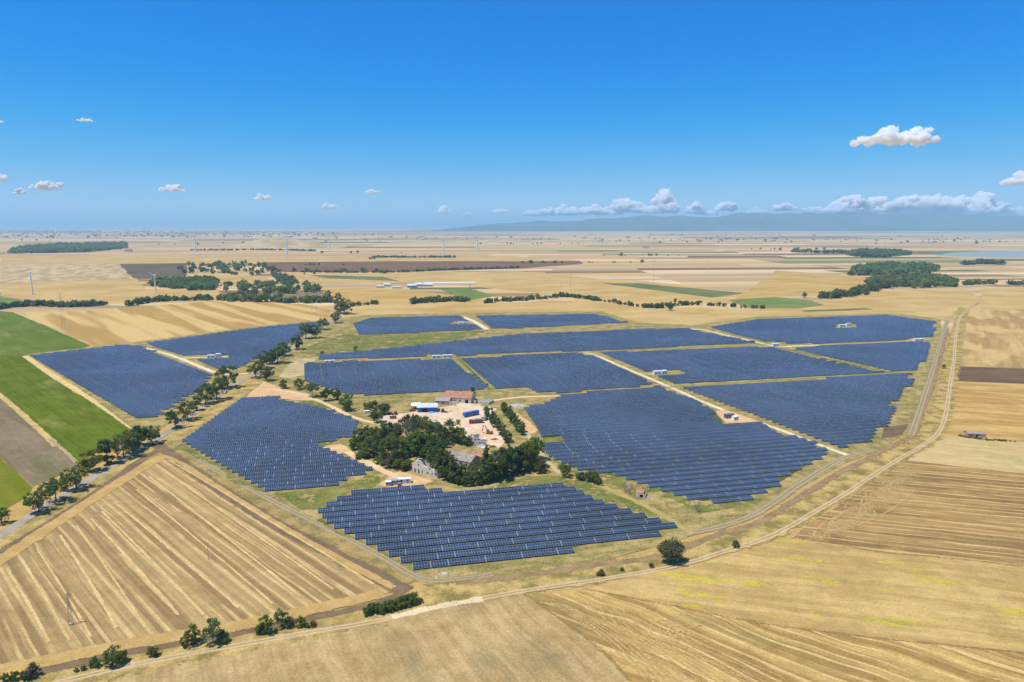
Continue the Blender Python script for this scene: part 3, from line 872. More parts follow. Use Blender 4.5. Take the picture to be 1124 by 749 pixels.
def crown_mesh(name, seed, H, base, rx, shape='round', clumps=36, leaves=46, leaf=.29, clump_r=.25):
    """leaf quads in clumps spread through a crown volume; H total height, rx half width"""
    rr = random.Random(seed)
    mb = MB()
    hz = (H - base) / 2
    cz = base + hz
    for c in range(clumps):
        while True:
            x, y, z = rr.uniform(-1, 1), rr.uniform(-1, 1), rr.uniform(-1, 1)
            l = x * x + y * y + z * z
            if l > 1: continue
            if shape in ('cone', 'column'):
                zz = (z + 1) / 2
                w = (1 - zz) ** .75 * .95 + .08 if shape == 'cone' else math.sin(min(1, zz * 1.05 + .12) * math.pi) ** .45
                if math.hypot(x, y) > w: continue
                break
            if shape == 'dome' and z < -.55: continue
            if l > .18 or rr.random() < .3: break
        k = 1.0
        if shape == 'round': k = 1 + .14 * noise.noise(Vector((x * 1.4 + seed, y * 1.4, z * 1.4)))
        px, py, pz = x * rx * k, y * rx * k, cz + z * hz * k
        cr_ = clump_r * rx * rr.uniform(.7, 1.35)
        if shape in ('cone', 'column'): cr_ *= .8
        tint = rr.random()
        for i in range(leaves):
            d = Vector((rr.gauss(0, 1), rr.gauss(0, 1), rr.gauss(0, .8)))
            d = d.normalized() * cr_ * rr.random() ** .45
            p = Vector((px, py, pz)) + d
            if p.z < base * .55: p.z = base * .55 + rr.random() * .4
            nrm = (d.normalized() * .7 + Vector((rr.gauss(0, .6), rr.gauss(0, .6), rr.gauss(.5, .6)))).normalized()
            u = nrm.orthogonal().normalized(); w = nrm.cross(u)
            a = rr.uniform(0, 6.28); s = leaf * rr.uniform(.55, 1.2)
            e1 = (u * math.cos(a) + w * math.sin(a)) * s; e2 = (w * math.cos(a) - u * math.sin(a)) * s * .75
            mb.face([p - e1 - e2, p + e1 - e2 * .6, p + e1 * .8 + e2, p - e1 * .7 + e2], tint=max(0, min(1, tint * .7 + rr.random() * .4 - .05)))
    return mb.mesh(name)
def trunk_mesh(name, seed, H, base, rx, r=.28, limbs=6, top=.8):
    rr = random.Random(seed + 100)
    mb = MB()
    p = Vector((0, 0, -.3)); 
    zt = base + (H - base) * top * .6
    segs = 4
    for i in range(segs):
        q = Vector((rr.uniform(-.12, .12), rr.uniform(-.12, .12), -.3 + (zt + .3) * (i + 1) / segs))
        mb.tube(p, q, r * (1 - .8 * i / segs), r * (1 - .8 * (i + 1) / segs), n=7, caps=(i == 0)); p = q
    for i in range(limbs):
        a = 6.28 * i / limbs + rr.uniform(-.4, .4)
        s = Vector((0, 0, base * .75 + (zt - base * .75) * rr.uniform(.1, .8)))
        e = Vector((math.cos(a) * rx * .7, math.sin(a) * rx * .7, s.z + (H - base) * rr.uniform(.15, .4)))
        m_ = s.lerp(e, .5) + Vector((0, 0, -.15))
        mb.tube(s, m_, r * .42, r * .28, n=5, caps=False); mb.tube(m_, e, r * .28, r * .08, n=5, caps=False)
    return mb.mesh(name)
def bare_mesh(name, seed, H, rx):
    """leafless branching crown"""
    rr = random.Random(seed)
    mb = MB()
    def grow(p, d, l, r, k):
        q = p + d * l
        mb.tube(p, q, r, r * .65, n=4, caps=False, tint=rr.random())
        if k == 0: return
        for i in range(3):
            nd = (d + Vector((rr.gauss(0, .55), rr.gauss(0, .55), rr.gauss(.1, .35)))).normalized()
            grow(q, nd, l * rr.uniform(.6, .85), r * .6, k - 1)
    for i in range(5):
        a = 6.28 * i / 5
        grow(Vector((0, 0, .2 * H)), Vector((math.cos(a) * rx / H, math.sin(a) * rx / H, .8)).normalized(), H * .24, .09, 4)
    return mb.mesh(name)

TREES = {}
def reg(kind, mat, variants, Href, tr=None, bark=None):
    TREES[kind] = (mat, variants, Href, bark or M_BARK)
def mk(kind, mat, n, H, base, rx, shape='round', bark=None, limbs=6, r=.28, **kw):
    v = []
    for i in range(n):
        cm = crown_mesh('crown', hash_(kind) + i * 13, H, base, rx, shape, **kw); cm.materials.append(mat)
        tm = trunk_mesh('trunk', hash_(kind) + i * 13, H, base, rx, r, limbs); tm.materials.append(bark or M_BARK)
        v.append((cm, tm))
    TREES[kind] = (v, H)
def hash_(s): return sum(ord(c) * (i + 3) for i, c in enumerate(s)) % 997
mk('broad', M_LEAF, 5, 9.0, 2.2, 4.2)
mk('broad_bright', M_LEAF_BRIGHT, 3, 9.0, 1.2, 3.9, clumps=40)
mk('broad_dark', M_LEAF_DARK, 4, 9.0, 1.2, 3.9, clumps=40)
mk('umbrella', M_LEAF, 2, 9.0, 3.2, 4.6, 'dome')
mk('olive', M_LEAF_OLIVE, 2, 8.0, 2.0, 4.2, clumps=70, leaves=54, leaf=.27, clump_r=.30)
mk('conifer', M_LEAF_DARK, 4, 11.0, .6, 2.5, 'cone', clumps=54, leaves=48, leaf=.30, clump_r=.36, limbs=0, r=.22)
mk('column', M_LEAF, 3, 9.0, .5, 2.2, 'column', clumps=40, leaves=40, leaf=.28, clump_r=.36, limbs=0, r=.2)
mk('bush', M_LEAF, 4, 3.0, .05, 1.7, 'dome', clumps=22, leaves=46, leaf=.2, clump_r=.36, limbs=4, r=.07)
mk('bush_dry', M_LEAF_DRY, 2, 3.0, .05, 1.7, 'dome', clumps=18, leaves=40, leaf=.18, clump_r=.36, limbs=4, r=.07)
v = []
for i in range(3):
    cm = bare_mesh('branches', 40 + i, 7.0, 4.0); cm.materials.append(M_TWIG)
    tm = trunk_mesh('trunk', 50 + i, 7.0, 2.0, 3.0, .22, 4); tm.materials.append(M_BARK_PALE)
    v.append((cm, tm))
TREES['bare'] = (v, 7.0)

def tree(name, px, py, hpx, kind, label, cat='tree', group=None, wide=1.0):
    vs_, H = TREES[kind]
    p = ground(px, py)
    h = hpx * mpp(p) * 1.04
    cm, tm = rnd.choice(vs_)
    s = h / H
    root = empty(name, p, rnd.uniform(0, 6.28))
    root.scale = (s * wide * rnd.uniform(.94, 1.06), s * wide * rnd.uniform(.94, 1.06), s)
    tag(root, label, cat, group)
    link('branches' if kind == 'bare' else 'crown', cm, root); link('trunk', tm, root)
    return root

# trees along the paved road, near to far
ROADT = [(2, 575, 15, 'broad'), (43, 562, 22, 'broad'), (62, 551, 23, 'umbrella'), (84, 537, 23, 'broad'), (99, 518, 22, 'broad_bright'), (118, 510, 30, 'column'), (130, 505, 24, 'bare'),
         (136, 502, 24, 'broad'), (145, 496, 22, 'broad_dark'), (153, 490, 21, 'broad_dark'), (167, 487, 17, 'broad'), (193, 470, 18, 'broad'), (206, 461, 18, 'broad'), (216, 451, 17, 'column'), (226, 444, 20, 'broad'), (238, 439, 20, 'broad'),
         (250, 426, 22, 'broad_dark'), (281, 415, 15, 'broad'), (293, 418, 14, 'broad_dark'), (288, 405, 15, 'broad'), (296, 400, 14, 'broad_dark'), (305, 399, 16, 'broad'), (313, 391, 14, 'broad'), (326, 384, 14, 'broad_dark'),
         (336, 372, 15, 'broad'), (346, 371, 13, 'broad'), (355, 362, 11, 'broad'), (369, 355, 11, 'broad'), (374, 344, 15, 'broad_dark'), (381, 345, 14, 'broad')]
LOOK = {'broad': 'round green', 'broad_dark': 'dark bushy', 'broad_bright': 'light green', 'umbrella': 'flat topped', 'column': 'tall narrow', 'conifer': 'dark conical', 'bare': 'leafless grey', 'olive': 'grey green', 'bush': 'green', 'bush_dry': 'dry brown'}
for i, (x, y, h, k) in enumerate(ROADT):
    tree('roadside_tree', x, y, h * 1.1, k, f'{LOOK[k]} tree by the paved road, {ordinal(i + 1)} counting from the left edge', group='trees along the paved road', wide=1.06)
LANET = [(311, 427, 10, 'broad_dark'), (328, 428, 12, 'broad'), (343, 436, 16, 'umbrella'), (358, 440, 14, 'broad'), (369, 439, 13, 'broad_dark'), (381, 451, 18, 'broad_bright'), (408, 457, 17, 'umbrella'), (414, 464, 16, 'broad_dark'), (422, 455, 12, 'olive')]
for i, (x, y, h, k) in enumerate(LANET):
    tree('lane_tree', x, y, h, k, f'{LOOK[k]} tree along the farm lane, {ordinal(i + 1)} from the orange gravel corner', group='trees along the farm lane')
# the grove round the ruins
WESTG = [(389, 494, 14, 'broad_bright'), (396, 490, 20, 'broad'), (404, 484, 16, 'broad_dark'), (402, 500, 16, 'broad'), (411, 502, 24, 'broad_dark'), (416, 490, 22, 'broad'), (424, 488, 24, 'broad_dark'), (433, 484, 18, 'olive'), (426, 506, 24, 'broad_dark'),
         (434, 502, 26, 'broad'), (438, 511, 20, 'broad_dark'), (443, 508, 14, 'broad_bright')]
for i, (x, y, h, k) in enumerate(WESTG):
    tree('grove_tree', x, y, h, k, f'{LOOK[k]} tree in the grove left of the ruined house, {ordinal(i + 1)} from its left end', group='trees of the grove left of the ruined house')
MIDG = [(447, 484, 26, 'bare'), (453, 478, 20, 'broad_dark'), (460, 474, 16, 'bare'), (468, 472, 16, 'bare'), (458, 500, 26, 'broad_bright'), (465, 503, 30, 'broad_bright'), (473, 500, 22, 'broad'), (479, 508, 28, 'broad_dark'), (486, 490, 22, 'broad_dark'), (497, 485, 24, 'broad_bright'), (504, 487, 18, 'broad'), (512, 489, 10, 'bush'), (446, 468, 12, 'bush_dry'), (456, 466, 11, 'broad')]
for i, (x, y, h, k) in enumerate(MIDG):
    tree('grove_tree', x, y, h, k, f'{LOOK[k]} tree between the yard and the ruined house, {ordinal(i + 1)} of the clump', group='trees between the yard and the ruins')
CON = [(484, 524, 30, 'conifer'), (490, 528, 30, 'conifer'), (497, 530, 27, 'conifer'), (504, 532, 21, 'conifer'), (511, 533, 17, 'broad_dark'), (518, 534, 15, 'conifer'), (525, 533, 18, 'conifer'), (532, 531, 23, 'conifer'), (539, 529, 28, 'conifer'), (546, 527, 30, 'broad_dark'), (552, 524, 29, 'conifer'),
       (558, 522, 28, 'broad_dark'), (564, 520, 28, 'conifer'), (570, 519, 29, 'conifer'), (576, 517, 30, 'broad_dark'), (582, 512, 31, 'broad_bright'), (586, 506, 26, 'broad_bright'), (480, 517, 26, 'broad_dark'), (544, 512, 24, 'bare'), (556, 510, 22, 'broad_dark'), (534, 514, 24, 'conifer'), (494, 517, 17, 'broad'), (506, 522, 14, 'broad_dark'), (516, 521, 12, 'broad')]
for i, (x, y, h, k) in enumerate(CON):
    tree('windbreak_tree', x, y, h * (1.14 if k == 'conifer' else .95), k, f'{LOOK[k]} tree in the windbreak below the farm buildings, {ordinal(i + 1)} of its line', group='windbreak trees below the farm buildings')
rr = random.Random(88)
UG = [(398, 503), (420, 509), (431, 512), (441, 515), (448, 500), (452, 492), (482, 503), (496, 520), (510, 527), (530, 524), (548, 505), (560, 502), (454, 472), (463, 468), (474, 474), (486, 480)]
for i, (x, y) in enumerate(UG):
    k = 'bush_dry' if i % 5 == 2 else 'bush'
    tree('undergrowth_bush', x, y, rr.uniform(8, 13), k, f'{LOOK[k]} bush of the undergrowth between the grove trees, {ordinal(i + 1)} from left to right', 'bush', 'undergrowth bushes of the grove', wide=1.5)
H1 = [(534, 457), (537, 461), (540, 465), (543, 469), (547, 473), (550, 478), (553, 483), (556, 486)]
H2 = [(553, 452), (556, 456), (559, 460), (562, 464), (566, 469), (570, 474), (573, 478)]
for nm, hh in (('nearer the trucks', H1), ('nearer the solar panels', H2)):
    for i, (x, y) in enumerate(hh):
        tree('yard_cypress', x, y, 13, 'broad_dark' if i % 2 else 'column', f'dark bushy tree in the short row {nm}, {ordinal(i + 1)} from its far end', group=f'tree row {nm}', wide=1.1)
ODD = [('tree', 736, 617, 23, 'olive', 'single grey green round tree between the ditch and the dirt road', 'tree'),
       ('bush', 807, 601, 7, 'bush', 'lone green bush at the bend of the dirt road, right of the single tree', 'bush'),
       ('bush', 659, 632, 7, 'bush', 'larger green bush beside the dirt road below the front panels', 'bush'),
       ('bush', 715, 623, 5, 'bush_dry', 'tiny brownish bush on the verge left of the single round tree', 'bush'),
       ('bush', 683, 627, 4, 'bush', 'low wide bush on the verge left of the tiny brown bush', 'bush'),
       ('tree', 620, 524, 15, 'broad', 'green tree at the lower end of the footpath by the big panel block', 'tree'),
       ('bush', 637, 527, 9, 'bush', 'green bush right of the tree at the end of the footpath', 'bush'),
       ('tree', 655, 532, 14, 'broad', 'thin green tree left of the small red brick ruin', 'tree'),
       ('tree', 648, 529, 11, 'olive', 'small grey tree between the bush and the thin tree', 'tree'),
       ('bush', 594, 519, 13, 'bush_dry', 'brown dry bush right of the bright green windbreak tree', 'bush'),
       ('bare_tree', 691, 543, 15, 'bare', 'grey leafless tree against the small red brick ruin', 'tree'),
       ('bare_tree', 686, 540, 11, 'bare', 'smaller leafless tree left of the red brick ruin', 'tree'),
       ('bare_tree', 765, 562, 14, 'bare', 'grey leafless tree alone under the corner of the big panel block', 'tree'),
       ('sapling', 732, 557, 8, 'bare', 'thin bare sapling standing alone in the dry grass', 'tree'),
       ('tree', 519, 431, 6, 'broad_dark', 'dark round tree behind the tiled barn', 'tree'),
       ('tree', 1036, 405, 5, 'broad_dark', 'dark small tree between ditch and dirt road far right', 'tree'),
       ('tree', 735, 341, 9, 'broad_dark', 'dark tree clump in the dip beyond the far panels', 'tree'),
       ('tree', 741, 335, 8, 'column', 'slim tree behind the clump in the dip beyond the far panels', 'tree'),
       ('tree', 883, 327, 6, 'broad_dark', 'dark round tree standing alone left of the far hedge line', 'tree'),
       ('tree', 900, 328, 5, 'broad', 'smaller round tree right of the lone dark far tree', 'tree'),
       ('tree', 390, 385, 5, 'broad', 'small tree in the green meadow left of the northern panel strip', 'tree'),
       ('tree', 354, 390, 5, 'broad', 'small tree at the left tip of the northern panel strip', 'tree'),
       ('tree', 360, 327, 8, 'broad_dark', 'round dark tree alone in the stubble beyond the road end', 'tree'),
       ('tree', 371, 331, 9, 'broad', 'tree right of the lone dark tree beyond the road end', 'tree')]
for nm, x, y, h, k, lb, cat in ODD: tree(nm, x, y, h, k, lb, cat)
BOT = [(6, 748, 9, 'bush'), (16, 747, 10, 'bush'), (28, 746, 10, 'bush'), (36, 744, 15, 'bush_dry'), (84, 738, 5, 'bush'), (92, 736, 6, 'bush'), (104, 733, 11, 'bush'), (117, 733, 13, 'broad'), (124, 731, 22, 'broad'), (134, 727, 13, 'bush'), (168, 721, 11, 'bush'), (205, 711, 15, 'broad_dark'), (213, 707, 21, 'broad'), (234, 707, 27, 'broad'),
       (245, 706, 13, 'bush'), (284, 696, 9, 'bush'), (291, 696, 22, 'broad_bright'), (309, 689, 20, 'broad'), (318, 688, 12, 'bush_dry'), (330, 688, 11, 'bush'), (337, 689, 6, 'bush'), (344, 688, 7, 'bush_dry')]
for i, (x, y, h, k) in enumerate(BOT):
    b = k.startswith('bush')
    tree('ditch_bush' if b else 'ditch_tree', x, y, h, k, f'{LOOK[k]} {"bush" if b else "tree"} along the brown strip below the windrowed field, {ordinal(i + 1)} from left', 'bush' if b else 'tree', 'bushes and trees along the lower brown strip', wide=.82)
HB = [(404, 675, 12), (411, 673, 13), (418, 673, 12), (425, 671, 13), (432, 669, 13), (439, 667, 13), (446, 665, 13), (453, 663, 14), (460, 663, 8)]
for i, (x, y, h) in enumerate(HB):
    tree('hedge_bush', x, y, h * .86, 'bush', f'dark green bush in the short hedge above the pale gravel road, {ordinal(i + 1)} from left', 'bush', 'bushes of the short hedge by the dirt road', wide=.95)

# hedges, woods and scattered trees of the far land
def clumps(mb, pts, rr, n=26, size=.30):
    """pts: (x, y, half width, height) of far crowns"""
    for (x, y, w, h) in pts:
        tint = rr.random()
        for i in range(n):
            a = Vector((rr.gauss(0, 1), rr.gauss(0, 1), rr.gauss(0, 1))).normalized() * rr.random() ** .4
            p = Vector((x + a.x * w, y + a.y * w, h * .52 + a.z * h * .46))
            nrm = (a * .8 + Vector((rr.gauss(0, .5), rr.gauss(0, .5), rr.gauss(.4, .5)))).normalized()
            u = nrm.orthogonal().normalized(); q = nrm.cross(u)
            s = size * w * rr.uniform(.7, 1.5)
            mb.face([p - u * s - q * s, p + u * s - q * s, p + u * s * .8 + q * s, p - u * s * .7 + q * s], tint=max(0, min(1, tint * .7 + rr.random() * .35)))
def hedge(px, hpx, label, mat=None, density=1.0, w=None, thick=1, name='hedge', kind=None, cat='hedge'):
    rr = random.Random(hash_(label))
    P_ = spline([ground(*q) for q in px], 12)
    pts = []
    for a, b in zip(P_, P_[1:]):
        m_ = hpx * mpp(a)
        n = max(1, int((b - a).length / (m_ * .55) * density + rr.random()))
        for i in range(n):
            if rr.random() > density: continue
            p = a.lerp(b, rr.random())
            hh = m_ * rr.uniform(.55, 1.25)
            pts.append((p.x + rr.gauss(0, .3) * m_, p.y + rr.gauss(0, .5) * m_ * thick, hh * rr.uniform(.5, .8), hh))
    mb = MB(); clumps(mb, pts, rr)
    o = mb.build(name, mat or M_LEAF_DARK, fix=False)
    return tag(o, label, cat, kind=kind)
def wood(px, hpx, label, mat=None, cover=1.0, cap=2600):
    rr = random.Random(hash_(label))
    poly = [ground(*q) for q in px]
    x0, x1 = min(p.x for p in poly), max(p.x for p in poly)
    y0, y1 = min(p.y for p in poly), max(p.y for p in poly)
    pts = []
    h = hpx * mpp(ground(sum(q[0] for q in px) / len(px), sum(q[1] for q in px) / len(px)))
    N = int((x1 - x0) * (y1 - y0) / (h * h * .7) * cover)
    rc = [(p.x, p.y) for p in poly]
    for i in range(min(N, cap)):
        x, y = rr.uniform(x0, x1), rr.uniform(y0, y1)
        ins = any(a <= x <= b for a, b in cross(rc, y))
        if not ins: continue
        hh = h * rr.uniform(.6, 1.2)
        pts.append((x, y, hh * rr.uniform(.45, .7), hh))
    mb = MB(); clumps(mb, pts, rr, 22)
    return tag(mb.build('woodland', mat or M_LEAF_DARK, fix=False), label, 'woodland', kind='stuff')
hedge([(-6, 340), (20, 337), (48, 336), (80, 337), (118, 335)], 6, 'dark hedge along the upper edge of the striped stubble field, left part')
hedge([(140, 336), (175, 331), (210, 330), (250, 329)], 6, 'dark hedge above the striped stubble field, right of a bare stretch')
hedge([(244, 330), (290, 331), (330, 332), (364, 332)], 7, 'thick hedge ending at the tall pylon left of the road end', thick=1.6)
hedge([(386, 336), (414, 334)], 4, 'low hedge just right of the road end')
hedge([(452, 333), (470, 332), (490, 331), (512, 331)], 6, 'dark hedge in the middle distance left of the lattice pylon', thick=1.2)
hedge([(534, 333), (555, 331), (575, 330), (600, 328), (622, 326), (640, 328), (660, 331), (702, 337), (728, 338), (756, 335), (800, 337), (840, 339)], 4.5, 'long winding hedge of the stream beyond the northern panels', density=.8)
hedge([(906, 328), (925, 326), (940, 324), (955, 319), (975, 315)], 7, 'thick bushy hedge leading to the wood on the right', thick=1.6)
hedge([(1056, 313), (1075, 312), (1092, 312)], 5, 'dark hedge right of the bigger wood')
hedge([(1110, 313), (1130, 313)], 5, 'dark hedge cut by the right edge')
hedge([(1056, 291), (1075, 290), (1102, 291)], 5, 'dark tree line between the wood and the lagoon')
hedge([(868, 277), (900, 278), (935, 278)], 3.5, 'thin dark tree line left of the lagoon')
hedge([(500, 283), (450, 283), (408, 283)], 2.2, 'thin dark tree line above the brown ploughed strip')
hedge([(332, 299), (420, 299.5), (500, 296.5), (570, 294.5)], 2.6, 'dark tree line under the brown ploughed strip')
hedge([(210, 275), (300, 275), (345, 276)], 1.8, 'dark tree line at the foot of the low hill')
wood([(8, 279), (22, 273), (60, 270), (100, 269), (139, 268), (139, 273), (100, 277), (60, 278)], 4, 'dark wood on the left below the distant town')
wood([(186, 300), (200, 292), (240, 290), (286, 289), (312, 302), (316, 307), (270, 303), (230, 301)], 5, 'scattered dark trees beside the dark ploughed plot', cover=.07)
wood([(163, 314), (175, 309), (230, 308), (240, 313), (232, 319), (205, 319)], 6, 'green dense thicket behind the short wind turbine', M_LEAF)
wood([(232, 316), (262, 313), (300, 311), (330, 312), (350, 317), (350, 323), (300, 324), (250, 322)], 7, 'dark dense wood left of the tall pylon', M_LEAF, cover=.2)
wood([(246, 328), (262, 322), (300, 328), (310, 324), (304, 332), (262, 332)], 6, 'small dark wood above the striped stubble field', cover=.3)
wood([(300, 304), (316, 304), (330, 311), (318, 314), (306, 310)], 5, 'scattered trees at the right end of the dark wood', cover=.3)
wood([(934, 303), (940, 296), (975, 293), (1028, 294), (1028, 299), (1000, 303), (960, 303)], 7, 'dark wood on the right below the lagoon', M_LEAF)
wood([(950, 312), (962, 308), (1000, 306), (1012, 303), (1030, 305), (1050, 315), (1010, 317), (970, 316)], 7, 'longer dark wood in front of the right hand wood', M_LEAF)
wood([(928, 280), (945, 277), (985, 278), (1000, 280), (970, 283), (945, 283)], 5, 'dark wood left of the lagoon')
wood([(0, 257), (60, 256), (200, 255.5), (420, 257), (420, 259), (240, 261), (100, 262), (0, 262)], 1.8, 'dark tree belts under the distant town', cover=.14, cap=200)
wood([(560, 263), (760, 262), (1124, 263), (1130, 268), (900, 268), (700, 267), (560, 266)], 1.8, 'dark tree belts at the foot of the mountains', cover=.035, cap=110)
rr = random.Random(5)
pts = []
for (x0, x1, y0, y1) in CELLS:
    ym = (y0 + y1) / 2
    if ym > 9000: continue
    if rr.random() < .045:
        n = rr.randint(2, 14)
        for i in range(n):
            x = x0 + (x1 - x0) * (i + rr.random()) / n * rr.uniform(.3, 1); y = y0 + rr.gauss(0, 5) + x * math.tan(R(7)) * .5
            if abs(x) > y * .8 or y < 1500: continue
            h = rr.uniform(3, 9) * (1 + y / 9000); pts.append((x, y, h * .6, h))
mb = MB(); clumps(mb, pts, rr, 16, .4)
tag(mb.build('scattered_far_trees', M_LEAF_DARK, fix=False), 'tiny dark trees dotted along the borders of the far fields', 'trees', kind='stuff')

# ---------------------------------------------------------------- farm buildings
M_WHITE = solid('lime_wash', (.60, .545, .45, 1), .9, .1, var=.22, scale=.8)
M_STONE = solid('old_stone_wall', (.46, .42, .35, 1), .95, .05, var=.30, scale=1.2)
M_TILE = solid('terracotta_tiles', (.40, .20, .13, 1), .9, .1, var=.35, scale=1.1)
M_OLDROOF = solid('grey_roof', (.30, .265, .225, 1), .9, .1, var=.3, scale=.9)
M_PALEROOF = solid('pale_roof', (.52, .47, .38, 1), .9, .1, var=.2, scale=.9)
M_SHEETROOF = solid('pale_sheet_roof', (.56, .60, .64, 1), .5, .3, var=.15, scale=.7)
M_BLUE = solid('blue_sheet', (.025, .13, .44, 1), .45, .4, var=.25, scale=1.0)
M_BLUE_L = solid('light_blue_tarp', (.14, .38, .66, 1), .5, .3, var=.25, scale=1.5)
M_DARK = solid('dark_interior', (.02, .02, .022, 1), .9, .1)
M_RED = solid('red_paint', (.36, .045, .035, 1), .45, .4, var=.2)
M_RUST = solid('rusty_steel', (.24, .11, .06, 1), .8, .2, var=.35, scale=1.5)
M_ORANGE = solid('orange_paint', (.42, .13, .04, 1), .5, .4, var=.25)
M_OLIVEP = solid('olive_yellow_paint', (.34, .27, .10, 1), .6, .3, var=.25)
M_TYRE = solid('tyre_rubber', (.022, .022, .024, 1), .85, .2)
M_GLASS = solid('dark_glass', (.03, .04, .05, 1), .1, .6)
M_WHITEP = solid('white_paint', (.80, .81, .81, 1), .5, .4, var=.07)
M_GREYP = solid('grey_paint', (.34, .36, .38, 1), .5, .4, var=.1)
M_CONC = solid('concrete', (.46, .45, .42, 1), .9, .1, var=.2)
M_WOOD = solid('weathered_pallet_wood', (.30, .19, .10, 1), .9, .1, var=.3, scale=2)
M_STEEL = solid('dull_steel', (.30, .31, .32, 1), .55, .4, .3)
M_PINK = solid('pinkish_plaster', (.50, .36, .30, 1), .9, .1, var=.25)
M_RUBBLE = solid('white_rubble', (.64, .62, .58, 1), .95, .05, var=.25)
M_RUBBLE_G = solid('grey_rubble', (.36, .34, .32, 1), .95, .05, var=.35)

def wall_panel(mb, a, b, h, th=.4, holes=(), gable=0.0, jag=0, seed=0):
    """upright wall from a to b (x, y) with real rectangular openings (s0, s1, z0, z1); optional gable and broken top"""
    a, b = Vector((a[0], a[1], 0)), Vector((b[0], b[1], 0))
    d = b - a; L = d.length; d.normalize(); n = Vector((-d.y, d.x, 0)) * th / 2
    rr = random.Random(seed)
    xs = sorted(set([0, L] + [v for hl in holes for v in hl[:2]] + [L * i / max(2, int(L / 1.2)) for i in range(1, max(2, int(L / 1.2)))]))
    tops = {x: h + (gable * (1 - abs(2 * x / L - 1)) if gable else 0) - (rr.random() * jag if jag else 0) for x in xs}
    def quad3(x0, x1, z0, z00, z1, z11):
        P = [a + d * x0 + Vector((0, 0, z0)), a + d * x1 + Vector((0, 0, z00)), a + d * x1 + Vector((0, 0, z11)), a + d * x0 + Vector((0, 0, z1))]
        F = [p - n for p in P]; B = [p + n for p in P]
        mb.face(F); mb.face(list(reversed(B)))
        for i in range(4):
            j = (i + 1) % 4; mb.face([F[i], B[i], B[j], F[j]])
    for x0, x1 in zip(xs, xs[1:]):
        if x1 - x0 < 1e-4: continue
        xm = (x0 + x1) / 2
        zs = sorted([(z0, z1) for (s0, s1, z0, z1) in holes if s0 <= xm <= s1])
        z = -.3
        for z0, z1 in zs:
            if z0 > z: quad3(x0, x1, z, z, z0, z0)
            z = z1
        t0, t1 = max(tops[x0], z + .02), max(tops[x1], z + .02)
        quad3(x0, x1, z, z, t0, t1)

def rubble(mb, cx, cy, rx, ry, h, n, seed=0, s=(.2, .7)):
    rr = random.Random(seed)
    for i in range(n):
        a, q = rr.uniform(0, 6.28), rr.random() ** .6
        x, y = cx + math.cos(a) * q * rx, cy + math.sin(a) * q * ry
        z = h * (1 - q) ** .9
        k = rr.uniform(*s)
        m = Matrix.Translation((x, y, max(k * .2, z * rr.uniform(.6, 1)))) @ Matrix.Rotation(rr.uniform(0, 3), 4, Vector((rr.random(), rr.random(), rr.random() + .1)).normalized())
        mb.box(0, 0, 0, k, k * rr.uniform(.5, 1), k * rr.uniform(.35, .8), m=m)
    k = 10                          # the heap's own core
    ring = [Vector((cx + math.cos(6.28 * i / k) * rx * .95, cy + math.sin(6.28 * i / k) * ry * .95, -.1)) for i in range(k)]
    mid = [Vector((cx + math.cos(6.28 * i / k) * rx * .5, cy + math.sin(6.28 * i / k) * ry * .5, h * rr.uniform(.2, .45))) for i in range(k)]
    top = Vector((cx, cy, h * .6))
    for i in range(k):
        j = (i + 1) % k
        mb.face([ring[i], ring[j], mid[j], mid[i]]); mb.face([mid[i], mid[j], top])

def gable_house(name, loc, rz, L, W, hw, hr, wall, roof, label, cat, holes_front=(), holes_end=(), group=None, over=.35, roof2=None, detail=True):
    """ridge along local x, front wall at -y"""
    root = tag(empty(name, loc, rz), label, cat, group)
    mb = MB()
    wall_panel(mb, (-L / 2, -W / 2), (L / 2, -W / 2), hw, .3, holes_front)
    wall_panel(mb, (L / 2 - .002, -W / 2 + .16), (L / 2 - .002, W / 2 - .16), hw, .3, holes_end, gable=hr)
    wall_panel(mb, (L / 2, W / 2), (-L / 2, W / 2), hw, .3)
    wall_panel(mb, (-L / 2 + .002, W / 2 - .16), (-L / 2 + .002, -W / 2 + .16), hw, .3, holes_end, gable=hr)
    mb.build('wall', wall, root)
    for sgn, mt in ((-1, roof), (1, roof2 or roof)):
        rf = MB()
        e = W / 2 + over
        ez = hw - hr * over / (W / 2)
        for th in (0,):
            A = [Vector((-L / 2 - over, sgn * e, ez + .12)), Vector((L / 2 + over, sgn * e, ez + .12)), Vector((L / 2 + over, 0, hw + hr + .12)), Vector((-L / 2 - over, 0, hw + hr + .12))]
            B = [p + Vector((0, 0, .16)) for p in A]
            rf.face(A); rf.face(B)
            for i in range(4):
                j = (i + 1) % 4; rf.face([A[i], A[j], B[j], B[i]])
        rf.build('roof_slope', mt, root)
    if detail:
        for (s0, s1, z0, z1) in holes_front:
            m2 = MB(); m2.box(-L / 2 + (s0 + s1) / 2, -W / 2 + .03, (z0 + z1) / 2, s1 - s0 - .02, .08, z1 - z0 - .02)
            m2.build('door' if z0 < .1 else 'window', M_DARK, root)
    return root

P = ground
